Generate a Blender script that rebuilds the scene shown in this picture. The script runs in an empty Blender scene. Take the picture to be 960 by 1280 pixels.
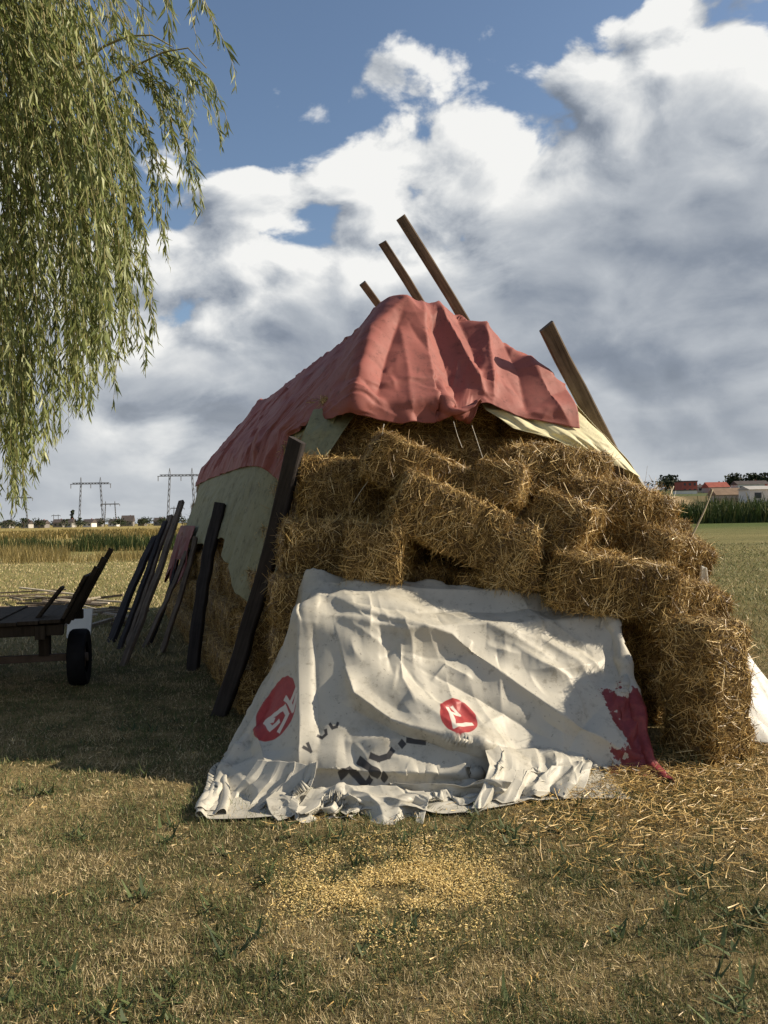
import bpy, bmesh, math, random, time
import numpy as np
from mathutils import Vector, Matrix

T0 = time.time()
R = math.radians
rng = np.random.default_rng(7)
random.seed(7)
scene = bpy.context.scene
COL = scene.collection

# ------------------------------------------------------------------ camera
CAM_H = 1.6
PITCH, ROLL = R(0.5), R(1.0)
F, CX, CY = 995.6, 480.0, 640.0          # focal length and centre in photo pixels
cam_d = bpy.data.cameras.new('camera')
cam_d.sensor_fit = 'VERTICAL'; cam_d.sensor_height = 36.0; cam_d.lens = 28.0
cam_d.clip_start = 0.05; cam_d.clip_end = 8000
cam = bpy.data.objects.new('camera', cam_d); COL.objects.link(cam)
cam.location = (0, 0, CAM_H)
CAMROT = Matrix.Rotation(math.pi/2 + PITCH, 3, 'X') @ Matrix.Rotation(ROLL * -1, 3, 'Z')
cam.rotation_euler = CAMROT.to_euler()
scene.camera = cam

# ------------------------------------------------------------------ light
SUN_EL, SUN_AZ = R(32), R(4)            # sun to the right, a little beyond the picture plane
SUN_DIR = Vector((math.cos(SUN_EL)*math.cos(SUN_AZ), math.cos(SUN_EL)*math.sin(SUN_AZ), math.sin(SUN_EL)))
sun_d = bpy.data.lights.new('sun', 'SUN'); sun_d.energy = 5.0; sun_d.angle = R(0.6); sun_d.color = (1.0, 0.88, 0.70)
sun = bpy.data.objects.new('sun', sun_d); COL.objects.link(sun)
sun.rotation_euler = SUN_DIR.to_track_quat('Z', 'Y').to_euler()
sun.location = (20, 5, 20)
scene.view_settings.view_transform = 'Standard'
scene.view_settings.look = 'None'
scene.view_settings.exposure = 0.5
scene.view_settings.gamma = 1.0
scene.view_settings.use_curve_mapping = False
scene.cycles.max_bounces = 5; scene.cycles.diffuse_bounces = 3; scene.cycles.glossy_bounces = 2; scene.cycles.transmission_bounces = 2


class NT:
    """small helper around a node tree"""
    def __init__(self, tree):
        self.t = tree; self.n = tree.nodes; self.l = tree.links
    def node(self, kind, **kw):
        nd = self.n.new(kind)
        for k, v in kw.items():
            setattr(nd, k, v)
        return nd
    def put(self, sock, val):
        if hasattr(val, 'links') or isinstance(val, bpy.types.NodeSocket):
            self.l.new(val, sock)
        else:
            sock.default_value = val
    def math(self, op, a, b=0.0, c=0.0, clamp=False):
        nd = self.node('ShaderNodeMath', operation=op, use_clamp=clamp)
        self.put(nd.inputs[0], a); self.put(nd.inputs[1], b); self.put(nd.inputs[2], c)
        return nd.outputs[0]
    def vmath(self, op, a, b=(0, 0, 0)):
        nd = self.node('ShaderNodeVectorMath', operation=op)
        self.put(nd.inputs[0], a); self.put(nd.inputs[1], b)
        return nd.outputs['Value'] if op in ('DOT_PRODUCT', 'LENGTH', 'DISTANCE') else nd.outputs['Vector']
    def noise(self, vec, scale, detail=4.0, rough=0.55, dist=0.0, lac=2.0):
        nd = self.node('ShaderNodeTexNoise')
        if vec is not None: self.l.new(vec, nd.inputs['Vector'])
        nd.inputs['Scale'].default_value = scale; nd.inputs['Detail'].default_value = detail
        nd.inputs['Roughness'].default_value = rough; nd.inputs['Distortion'].default_value = dist
        nd.inputs['Lacunarity'].default_value = lac
        return nd.outputs['Fac']
    def ramp(self, fac, stops, interp='LINEAR'):
        nd = self.node('ShaderNodeValToRGB'); nd.color_ramp.interpolation = interp
        e = nd.color_ramp.elements
        while len(e) < len(stops): e.new(0.5)
        for k, (p, c) in enumerate(stops):
            e[k].position = p; e[k].color = (c[0], c[1], c[2], 1) if not isinstance(c, float) else (c, c, c, 1)
        self.put(nd.inputs[0], fac)
        return nd.outputs[0]
    def mix(self, fac, a, b, blend='MIX'):
        nd = self.node('ShaderNodeMix', data_type='RGBA', blend_type=blend)
        self.put(nd.inputs[0], fac)
        self.put(nd.inputs[6], a if not isinstance(a, tuple) else (*a[:3], 1))
        self.put(nd.inputs[7], b if not isinstance(b, tuple) else (*b[:3], 1))
        return nd.outputs[2]
    def step(self, x, lo, hi):
        nd = self.node('ShaderNodeMapRange', interpolation_type='SMOOTHSTEP')
        self.put(nd.inputs['Value'], x); self.put(nd.inputs['From Min'], lo); self.put(nd.inputs['From Max'], hi)
        return nd.outputs[0]
    def sep(self, v):
        nd = self.node('ShaderNodeSeparateXYZ'); self.l.new(v, nd.inputs[0]); return nd.outputs
    def comb(self, x, y, z):
        nd = self.node('ShaderNodeCombineXYZ')
        self.put(nd.inputs[0], x); self.put(nd.inputs[1], y); self.put(nd.inputs[2], z)
        return nd.outputs[0]


# ------------------------------------------------------------------ world: sky with broken cumulus
world = bpy.data.worlds.new('World'); scene.world = world; world.use_nodes = True
world.cycles.sampling_method = 'MANUAL'; world.cycles.sample_map_resolution = 512
w = NT(world.node_tree); w.n.clear()
SKY_STRENGTH = 0.088
CLOUD_SHIFT = (7.4, 2.36, 5.45)
out = w.node('ShaderNodeOutputWorld'); bg = w.node('ShaderNodeBackground'); bg.inputs['Strength'].default_value = SKY_STRENGTH
w.l.new(bg.outputs[0], out.inputs[0])
sky = w.node('ShaderNodeTexSky', sky_type='NISHITA'); sky.sun_disc = False
sky.sun_elevation = SUN_EL; sky.sun_rotation = math.pi/2 - SUN_AZ
sky.air_density = 1.0; sky.dust_density = 0.6; sky.ozone_density = 1.6
tc = w.node('ShaderNodeTexCoord')
d = w.vmath('NORMALIZE', tc.outputs['Generated'])
dx, dy, dz = w.sep(d)
el = w.math('ARCSINE', dz)                           # radians
# puffy clouds laid out on the dome, a little flattened
az = w.math('ARCTAN2', dx, dy)
p = w.vmath('MULTIPLY', d, (1.0, 1.0, 1.55))
warp = w.node('ShaderNodeTexNoise'); w.l.new(p, warp.inputs['Vector']); warp.inputs['Scale'].default_value = 3.0; warp.inputs['Detail'].default_value = 2
pw = w.vmath('ADD', p, w.vmath('MULTIPLY', w.vmath('SUBTRACT', warp.outputs['Color'], (0.5, 0.5, 0.5)), (0.16, 0.16, 0.16)))
pw = w.vmath('ADD', pw, CLOUD_SHIFT)
def billow(vec, scale):
    v = w.node('ShaderNodeTexVoronoi', feature='F1'); w.l.new(vec, v.inputs['Vector'])
    v.inputs['Scale'].default_value = scale; v.inputs['Detail'].default_value = 1.0; v.inputs['Roughness'].default_value = 0.5
    return w.math('SUBTRACT', 1.0, v.outputs['Distance'])
def cloud_field(vec):
    big = w.noise(vec, 3.0, 2, 0.5)
    mid = w.noise(vec, 7.0, 6, 0.60)
    return w.math('ADD', w.math('MULTIPLY', big, 0.50), w.math('ADD', w.math('MULTIPLY', mid, 0.34), w.math('MULTIPLY', billow(vec, 9.0), 0.16)))
f0 = cloud_field(pw)
f1 = cloud_field(w.vmath('ADD', pw, (0.030, 0.004, 0.034)))
# cover is thick low down and opens towards the zenith
line = w.math('ADD', 0.43, w.math('MULTIPLY', w.step(az, -0.22, 0.42), 0.15))
depth = w.math('SUBTRACT', line, el)
cover = w.math('ADD', w.math('SUBTRACT', f0, 0.5), w.math('MULTIPLY', depth, 0.95))
mask = w.step(cover, -0.012, 0.030)
thick = w.step(cover, 0.03, 0.27)
relief = w.math('MULTIPLY', w.math('SUBTRACT', f0, f1), w.math('SUBTRACT', 6.0, w.math('MULTIPLY', thick, 4.3)))
lum = w.math('ADD', w.math('SUBTRACT', 0.90, w.math('MULTIPLY', thick, 0.50)), relief)
soft = w.noise(w.vmath('MULTIPLY', pw, (1.0, 1.0, 1.6)), 2.6, 4, 0.5)
lum = w.math('ADD', lum, w.math('MULTIPLY', w.math('SUBTRACT', soft, 0.5), 0.34))
lum = w.math('MAXIMUM', w.math('MINIMUM', lum, 1.0), 0.12)
ccol = w.ramp(lum, [(0.0, (0.16, 0.195, 0.25)), (0.3, (0.27, 0.31, 0.375)), (0.6, (0.50, 0.535, 0.58)), (0.85, (0.78, 0.795, 0.80)), (1.0, (0.95, 0.95, 0.93))])
ccol = w.vmath('SCALE', ccol); ccol.node.inputs['Scale'].default_value = 7.7
# brighter, thinner veil close to the horizon
hz = w.step(el, 0.20, 0.03)
streak = w.noise(w.comb(w.math('MULTIPLY', az, 2.6), w.math('MULTIPLY', el, 11.0), 2.3), 1.7, 6, 0.55)
veil = w.math('MULTIPLY', hz, w.math('ADD', 0.42, w.math('MULTIPLY', w.step(streak, 0.40, 0.66), 0.45)))
ccol = w.mix(w.math('MULTIPLY', veil, 0.85), ccol, (5.3, 5.5, 5.6))
skyc = w.mix(1.0, sky.outputs[0], (1.06, 1.03, 1.0), 'MULTIPLY')
w.l.new(w.mix(mask, skyc, ccol), bg.inputs['Color'])

# ------------------------------------------------------------------ helpers
def ray(px, py):
    v = CAMROT @ Vector(((px-CX)/F, (CY-py)/F, -1.0))
    return v
def P(px, py, D):
    v = ray(px, py); k = D/v.y
    return Vector((v.x*k, D, CAM_H + v.z*k))
def G(px, py, z=0.0):
    v = ray(px, py); k = (z-CAM_H)/v.z
    return Vector((v.x*k, v.y*k, z))
CAMI = np.array(CAMROT.transposed())
def project(pts):
    q = (np.asarray(pts) - np.array([0, 0, CAM_H])) @ CAMI.T
    return np.stack([CX + F*q[:, 0]/-q[:, 2], CY - F*q[:, 1]/-q[:, 2]], 1)

# frame of the straw stack: u across its front, v along its length
SO = np.array([-1.35, 6.5]); SA = np.array([-0.335, 0.942]); SC = np.array([0.958, 0.287])
STACK_YAW = math.atan2(SC[1], SC[0])
WALL_YAW = math.atan2(SA[1], SA[0])
def S(u, v, z):
    xy = SO + SC*u + SA*v
    return Vector((xy[0], xy[1], z))
def Snp(a):
    a = np.asarray(a)
    xy = SO + a[..., 0:1]*SC + a[..., 1:2]*SA
    return np.concatenate([xy, a[..., 2:3]], -1)

def material(name, build):
    m = bpy.data.materials.new(name); m.use_nodes = True
    t = NT(m.node_tree)
    bs = m.node_tree.nodes['Principled BSDF']
    build(t, bs)
    return m
def bump(t, bs, h, strength=0.4, dist=0.01):
    b = t.node('ShaderNodeBump'); b.inputs['Strength'].default_value = strength; b.inputs['Distance'].default_value = dist
    t.l.new(h, b.inputs['Height']); t.l.new(b.outputs[0], bs.inputs['Normal'])

def mesh_np(name, verts, faces, attrs=None, uv=None, smooth=False):
    """verts (n,3); faces: list of (k,m) index arrays; attrs: {name: (n,4) colours or (n,) floats per vertex}"""
    me = bpy.data.meshes.new(name)
    verts = np.asarray(verts, np.float32)
    me.vertices.add(len(verts)); me.vertices.foreach_set('co', verts.ravel())
    if not isinstance(faces, (list, tuple)): faces = [faces]
    loops = np.concatenate([np.asarray(f, np.int32).ravel() for f in faces])
    sizes = np.concatenate([np.full(len(f), f.shape[1], np.int32) for f in faces])
    starts = np.concatenate([[0], np.cumsum(sizes)[:-1]]).astype(np.int32)
    me.loops.add(len(loops)); me.loops.foreach_set('vertex_index', loops)
    me.polygons.add(len(sizes)); me.polygons.foreach_set('loop_start', starts); me.polygons.foreach_set('loop_total', sizes)
    me.update(calc_edges=True)
    for k, a in (attrs or {}).items():
        a = np.asarray(a, np.float32)
        if a.ndim == 1:
            at = me.attributes.new(k, 'FLOAT', 'POINT'); at.data.foreach_set('value', a)
        else:
            at = me.attributes.new(k, 'FLOAT_COLOR', 'POINT'); at.data.foreach_set('color', a.ravel())
    if uv is not None:
        ul = me.uv_layers.new(name='UVMap')
        ul.data.foreach_set('uv', np.asarray(uv, np.float32)[loops].ravel())
    if smooth:
        me.polygons.foreach_set('use_smooth', np.ones(len(sizes), bool))
    return me

def obj(name, me, mat=None, parent=None, **props):
    o = bpy.data.objects.new(name, me); COL.objects.link(o)
    if mat is not None and me is not None and not me.materials: me.materials.append(mat)
    if parent is not None: o.parent = parent
    for k, v in props.items(): o[k] = v
    return o
def thing(name, label, cat, loc=(0, 0, 0), group=None):
    o = obj(name, None, label=label, category=cat); o.location = loc
    if group: o['group'] = group
    return o

def ribbons(pos, dirs, length, width, bend=0.15, side=None, seg=2, taper=0.5, r=rng):
    """flat bent straws: returns verts and quads. pos = one end"""
    n = len(pos)
    dirs = dirs/np.linalg.norm(dirs, axis=1, keepdims=True)
    if side is None:
        side = np.cross(dirs, r.normal(size=(n, 3)))
    side = side/np.maximum(np.linalg.norm(side, axis=1, keepdims=True), 1e-6)
    bd = np.cross(dirs, side)*(r.normal(size=(n, 1))*bend) + r.normal(size=(n, 3))*bend*0.3
    V = np.zeros((n, seg+1, 2, 3), np.float32)
    for k in range(seg+1):
        t = k/seg
        c = pos + dirs*(length[:, None]*t) + bd*(length[:, None]*t*t)
        wv = side*(width[:, None]*0.5*(1-taper*t))
        V[:, k, 0] = c-wv; V[:, k, 1] = c+wv
    base = np.arange(n)[:, None]*(2*(seg+1))
    q = []
    for k in range(seg):
        q.append(base + np.array([[2*k, 2*k+1, 2*k+3, 2*k+2]]))
    return V.reshape(-1, 3), np.concatenate(q)

def vnoise(x, y, seed=0):
    """cheap smooth 2-d value noise in numpy"""
    xi = np.floor(x).astype(np.int64); yi = np.floor(y).astype(np.int64)
    xf = x-xi; yf = y-yi
    def h(a, b):
        n = (a*374761393 + b*668265263 + seed*974711) & 0x7fffffff
        n = ((n ^ (n >> 13))*1274126177) & 0x7fffffff
        return ((n ^ (n >> 16)) & 0xffff)/65535.0
    sx = xf*xf*(3-2*xf); sy = yf*yf*(3-2*yf)
    a = h(xi, yi)*(1-sx)+h(xi+1, yi)*sx
    b = h(xi, yi+1)*(1-sx)+h(xi+1, yi+1)*sx
    return a*(1-sy)+b*sy
def fbm(x, y, seed=0, octs=4):
    s = 0; amp = 0.5; tot = 0
    for k in range(octs):
        s = s + amp*vnoise(x*2**k, y*2**k, seed+k*17); tot += amp; amp *= 0.5
    return s/tot

# ------------------------------------------------------------------ materials
def m_ground(t, bs):
    geo = t.node('ShaderNodeNewGeometry'); pos = geo.outputs['Position']
    x, y, z = t.sep(pos)
    n1 = t.noise(pos, 0.55, 6, 0.6); n2 = t.noise(pos, 3.2, 6, 0.65); n3 = t.noise(pos, 40, 5, 0.7)
    n4 = t.noise(pos, 160, 3, 0.7)
    dry = t.ramp(n3, [(0.25, (0.14, 0.10, 0.05)), (0.5, (0.36, 0.27, 0.125)), (0.75, (0.55, 0.43, 0.21))])
    grn = t.ramp(n3, [(0.3, (0.07, 0.06, 0.026)), (0.7, (0.20, 0.165, 0.075))])
    near = t.mix(t.step(t.math('ADD', t.math('MULTIPLY', n1, 0.5), t.math('MULTIPLY', n2, 0.5)), 0.42, 0.62), grn, dry)
    # pasture farther out: mown, straw coloured on the left, green at the far right edge
    nb = t.noise(t.vmath('MULTIPLY', pos, (0.35, 1.0, 1.0)), 0.16, 6, 0.62)
    nf = t.noise(pos, 2.4, 6, 0.7)
    past = t.ramp(t.math('ADD', t.math('MULTIPLY', nb, 0.55), t.math('MULTIPLY', nf, 0.45)),
                  [(0.33, (0.085, 0.09, 0.03)), (0.48, (0.17, 0.155, 0.06)), (0.64, (0.28, 0.235, 0.10))])
    lush = t.mix(t.math('MULTIPLY', t.step(y, 52, 105), t.step(x, 0, 22)), past, (0.075, 0.10, 0.026))
    pale = t.mix(t.math('MULTIPLY', t.step(x, 0, -8), 0.55), lush, (0.30, 0.27, 0.10))
    c = t.mix(t.step(y, 7, 16), near, pale)
    # stubble and ripe crop land beyond the ditch
    fn = t.noise(t.vmath('MULTIPLY', pos, (0.02, 0.12, 1.0)), 1.0, 4, 0.6)
    crop = t.ramp(fn, [(0.35, (0.20, 0.155, 0.05)), (0.5, (0.33, 0.26, 0.095)), (0.65, (0.25, 0.22, 0.07))])
    c = t.mix(t.math('MULTIPLY', t.step(y, 55, 62), t.step(x, 6, -4)), c, crop)
    # ploughed strips on the rise to the right
    ang = t.math('ADD', t.math('MULTIPLY', x, 0.16), t.math('MULTIPLY', y, -0.05))
    st = t.math('SINE', t.math('ADD', ang, t.math('MULTIPLY', n1, 0.8)))
    strips = t.ramp(t.step(st, -0.3, 0.3), [(0.0, (0.14, 0.11, 0.05)), (1.0, (0.37, 0.27, 0.145))])
    c = t.mix(t.math('MULTIPLY', t.step(y, 138, 142), t.step(x, 20, 30)), c, strips)
    c = t.mix(t.math('MULTIPLY', t.step(y, 285, 292), t.step(x, 20, 30)), c, (0.085, 0.10, 0.04))
    t.l.new(c, bs.inputs['Base Color']); bs.inputs['Roughness'].default_value = 0.95
    bs.inputs['Specular IOR Level'].default_value = 0.1
    bump(t, bs, t.math('ADD', n3, t.math('MULTIPLY', n4, 0.6)), 0.9, 0.03)
M_ground = material('pasture', m_ground)

def m_tone(stops, rough=0.6, spec=0.3, trans=0.0):
    def f(t, bs):
        a = t.node('ShaderNodeAttribute', attribute_name='tone')
        c = t.ramp(a.outputs['Fac'], stops)
        t.l.new(c, bs.inputs['Base Color']); bs.inputs['Roughness'].default_value = rough
        bs.inputs['Specular IOR Level'].default_value = spec
        if trans:
            tr = t.node('ShaderNodeBsdfTranslucent'); t.l.new(c, tr.inputs[0])
            mx = t.node('ShaderNodeMixShader'); mx.inputs[0].default_value = trans
            o = t.n['Material Output']
            t.l.new(bs.outputs[0], mx.inputs[1]); t.l.new(tr.outputs[0], mx.inputs[2]); t.l.new(mx.outputs[0], o.inputs[0])
    return f
M_straw = material('straw', m_tone([(0.0, (0.075, 0.04, 0.012)), (0.35, (0.25, 0.15, 0.042)), (0.7, (0.58, 0.385, 0.125)), (1.0, (0.92, 0.70, 0.34))], 0.45, 0.4))
M_chaff = material('straw_chaff', m_tone([(0.0, (0.42, 0.29, 0.10)), (0.6, (0.70, 0.52, 0.20)), (1.0, (0.86, 0.70, 0.38))], 0.7, 0.2))
M_grass = material('short_grass', m_tone([(0.0, (0.045, 0.065, 0.028)), (0.28, (0.125, 0.155, 0.055)), (0.45, (0.20, 0.20, 0.075)), (0.62, (0.34, 0.265, 0.135)), (0.85, (0.54, 0.43, 0.235)), (1.0, (0.72, 0.60, 0.37))], 0.6, 0.25, 0.15))
M_reed = material('reeds_green', m_tone([(0.0, (0.03, 0.055, 0.018)), (0.5, (0.075, 0.10, 0.03)), (0.8, (0.17, 0.16, 0.055)), (1.0, (0.40, 0.33, 0.15))], 0.6, 0.2, 0.2))
M_dry = material('dry_grass', m_tone([(0.0, (0.13, 0.11, 0.035)), (0.5, (0.33, 0.25, 0.09)), (1.0, (0.52, 0.41, 0.2))], 0.7, 0.2, 0.2))
M_leaf = material('willow_leaf', m_tone([(0.0, (0.085, 0.115, 0.03)), (0.5, (0.205, 0.24, 0.07)), (0.85, (0.34, 0.355, 0.13)), (1.0, (0.50, 0.52, 0.28))], 0.5, 0.45, 0.30))
M_farleaf = material('dark_foliage', m_tone([(0.0, (0.012, 0.018, 0.009)), (0.6, (0.03, 0.042, 0.016)), (1.0, (0.06, 0.07, 0.028))], 0.7, 0.2))

def m_balebody(t, bs):
    tcn = t.node('ShaderNodeTexCoord'); ob = tcn.outputs['Object']
    n = t.noise(t.vmath('MULTIPLY', ob, (9, 26, 26)), 2.0, 6, 0.7)
    n2 = t.noise(ob, 60, 4, 0.7)
    n3 = t.noise(ob, 6, 3, 0.6)
    v = t.math('ADD', t.math('MULTIPLY', n, 0.45), t.math('ADD', t.math('MULTIPLY', n2, 0.35), t.math('MULTIPLY', n3, 0.2)))
    c = t.ramp(v, [(0.36, (0.035, 0.020, 0.007)), (0.5, (0.12, 0.074, 0.025)), (0.64, (0.29, 0.19, 0.07))])  # body colour kept dark to paint the shade in gaps between straws
    t.l.new(c, bs.inputs['Base Color']); bs.inputs['Roughness'].default_value = 0.85
    bs.inputs['Specular IOR Level'].default_value = 0.15
    bump(t, bs, v, 1.0, 0.03)
M_bale = material('pressed_straw', m_balebody)

def simple(name, col, rough=0.7, spec=0.3, var=0.25, scale=12.0, metal=0.0, bmp=0.0):
    def f(t, bs):
        tcn = t.node('ShaderNodeTexCoord')
        n = t.noise(tcn.outputs['Object'], scale, 5, 0.6)
        c = t.ramp(n, [(0.3, tuple(x*(1-var) for x in col)), (0.7, tuple(min(1, x*(1+var)) for x in col))])
        t.l.new(c, bs.inputs['Base Color']); bs.inputs['Roughness'].default_value = rough
        bs.inputs['Specular IOR Level'].default_value = spec; bs.inputs['Metallic'].default_value = metal
        if bmp: bump(t, bs, n, bmp, 0.01)
    return material(name, f)
M_twine = simple('twine', (0.42, 0.36, 0.25), 0.8, 0.2)
def m_wood(dark, light):
    def f(t, bs):
        tcn = t.node('ShaderNodeTexCoord'); ob = tcn.outputs['Object']
        oi = t.node('ShaderNodeObjectInfo')
        vec = t.vmath('ADD', t.vmath('MULTIPLY', ob, (30, 30, 1.6)), t.comb(t.math('MULTIPLY', oi.outputs['Random'], 40.0), 0.0, 0.0))
        n = t.noise(vec, 1.0, 6, 0.65, 0.4); n2 = t.noise(ob, 5, 3, 0.6)
        v = t.math('ADD', t.math('MULTIPLY', n, 0.7), t.math('MULTIPLY', n2, 0.3))
        c = t.ramp(v, [(0.32, dark), (0.68, light)])
        t.l.new(c, bs.inputs['Base Color']); bs.inputs['Roughness'].default_value = 0.8
        bs.inputs['Specular IOR Level'].default_value = 0.08
        bump(t, bs, v, 0.6, 0.008)
    return f
M_beam = material('weathered_beam', m_wood((0.05, 0.037, 0.026), (0.24, 0.185, 0.135)))
M_beamd = material('tarred_beam', m_wood((0.020, 0.018, 0.018), (0.065, 0.055, 0.05)))
M_plank = material('grey_plank', m_wood((0.14, 0.11, 0.08), (0.42, 0.35, 0.26)))

def m_tarp(base, stain, rough=0.42, spec=0.45, bscale=1.0, trans=0.12):
    def f(t, bs):
        tcn = t.node('ShaderNodeTexCoord'); uv = tcn.outputs['UV']; ob = tcn.outputs['Object']
        n = t.noise(ob, 2.3, 6, 0.65); n2 = t.noise(ob, 14, 5, 0.7); n3 = t.noise(ob, 120, 2, 0.5)
        v = t.math('ADD', t.math('MULTIPLY', n, 0.65), t.math('MULTIPLY', n2, 0.35))
        c = t.mix(t.step(v, 0.46, 0.72), base, stain)
        c = t.mix(t.math('MULTIPLY', t.step(n2, 0.56, 0.70), 0.5), c, tuple(x*0.55 for x in stain))
        n5 = t.noise(ob, 38, 4, 0.7)
        c = t.mix(t.math('MULTIPLY', t.step(n5, 0.62, 0.70), 0.6), c, tuple(x*0.35 for x in stain))
        t.l.new(c, bs.inputs['Base Color'])
        t.l.new(t.math('ADD', rough, t.math('MULTIPLY', n2, 0.25)), bs.inputs['Roughness'])
        bs.inputs['Specular IOR Level'].default_value = spec
        cr = t.node('ShaderNodeTexVoronoi', feature='DISTANCE_TO_EDGE'); cr.inputs['Scale'].default_value = 9
        t.l.new(t.vmath('ADD', ob, t.comb(t.math('MULTIPLY', n2, 0.2), t.math('MULTIPLY', n, 0.2), 0.0)), cr.inputs['Vector'])
        h = t.math('ADD', t.math('MULTIPLY', n2, 0.6), t.math('ADD', t.math('MULTIPLY', t.step(cr.outputs['Distance'], 0.0, 0.06), 0.12), t.math('MULTIPLY', n3, 0.05)))
        bump(t, bs, h, 0.30*bscale, 0.012)
        tr = t.node('ShaderNodeBsdfTranslucent'); t.l.new(c, tr.inputs[0])
        mx = t.node('ShaderNodeMixShader'); mx.inputs[0].default_value = trans
        o = t.n['Material Output']
        t.l.new(bs.outputs[0], mx.inputs[1]); t.l.new(tr.outputs[0], mx.inputs[2]); t.l.new(mx.outputs[0], o.inputs[0])
        return c
    return f
M_red = material('faded_red_tarpaulin', m_tarp((0.295, 0.098, 0.080), (0.21, 0.078, 0.066), 0.52, 0.2, 0.3, 0.02))
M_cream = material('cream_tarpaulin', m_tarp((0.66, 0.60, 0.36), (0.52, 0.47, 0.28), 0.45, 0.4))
M_palegreen = material('pale_green_tarpaulin', m_tarp((0.31, 0.305, 0.19), (0.17, 0.165, 0.10), 0.6, 0.12, 0.5))  # base colour lowered to deepen the shade on this side

# ------------------------------------------------------------------ ground
def terrain(x, y):
    r = np.hypot(x, y); a = x/np.maximum(y, 1e-3)
    k = np.clip((a-0.14)/0.16, 0, 1)*(y > 0); k = k*k*(3-2*k)
    rise = np.where(y > 130, 0.050*(np.minimum(y, 420)-130), 0.0)
    back = np.clip((900-r)/480, 0, 1)
    return k*rise*np.where(y > 420, back, 1.0)
def build_ground():
    rad = np.concatenate([[0.0], np.geomspace(1.2, 3500, 90)])
    ang = np.linspace(-math.pi, math.pi, 241)[:-1]
    rr, aa = np.meshgrid(rad[1:], ang, indexing='ij')
    x = rr*np.sin(aa); y = rr*np.cos(aa)
    z = terrain(x, y)
    near = np.clip((30-rr)/25, 0, 1)
    z = z + (fbm(x*0.7+9, y*0.7+3, 3)-0.5)*0.03*near
    V = np.concatenate([[[0, 0, 0]], np.stack([x, y, z], -1).reshape(-1, 3)])
    n = len(ang); k = len(rad)-1
    i, j = np.meshgrid(np.arange(k-1), np.arange(n), indexing='ij')
    a0 = 1+i*n+j; a1 = 1+i*n+(j+1) % n; b0 = a0+n; b1 = a1+n
    quads = np.stack([a0, a1, b1, b0], -1).reshape(-1, 4)
    j = np.arange(n)
    tris = np.stack([np.zeros(n, int), 1+(j+1) % n, 1+j], -1)
    me = mesh_np('ground', V, [quads, tris], smooth=True)
    obj('ground', me, M_ground, kind='structure')
build_ground()
def gz(x, y):
    rr = np.hypot(x, y)
    return terrain(x, y) + (fbm(x*0.7+9, y*0.7+3, 3)-0.5)*0.03*np.clip((30-rr)/25, 0, 1)

# ------------------------------------------------------------------ straw bales
BL, BW, BH = 0.88, 0.44, 0.385
def bale_body(seed, loose):
    r = np.random.default_rng(seed)
    nx, ny, nz = 22, 10, 9
    bm = bmesh.new()
    bmesh.ops.create_cube(bm, size=1.0)
    bmesh.ops.subdivide_edges(bm, edges=bm.edges[:], cuts=9, use_grid_fill=True)
    me = bpy.data.meshes.new('bale_body'); bm.to_mesh(me); bm.free()
    co = np.zeros(len(me.vertices)*3, np.float32); me.vertices.foreach_get('co', co); co = co.reshape(-1, 3)
    co = shape_bale(co*2, seed, loose)
    me.vertices.foreach_set('co', co.astype(np.float32).ravel())
    me.polygons.foreach_set('use_smooth', np.ones(len(me.polygons), bool)); me.update()
    return me
def shape_bale(q, seed, loose):
    """q in [-1,1]^3 on the cube -> bale surface with rounded edges, flakes and string waists"""
    p4 = np.linalg.norm(np.abs(q)**(13-7*loose)+1e-9, axis=1, ord=1)**(1/(13-7*loose))
    q2 = q/p4[:, None]
    x, y, z = q2.T
    n = fbm(x*3+seed, y*2.5+z*3.1, seed)-0.5
    flake = -np.abs(np.sin(x*BL*0.5*math.pi/0.095+seed))**6*0.010*(1+loose)
    waist = -0.018*(np.exp(-((np.abs(x)-0.42)/0.07)**2))*(1+loose)
    sy = BW/2*(1+n*0.10*(1+loose)) + flake+waist
    sz = BH/2*(1+n*0.09*(1+loose)) + flake+waist
    sx = BL/2*(1+(fbm(y*3+5, z*3+seed, seed+2)-0.5)*0.10*(1+loose))
    sag = -loose*0.06*x*x
    return np.stack([x*sx, y*sy, z*sz+sag], 1)
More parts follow.
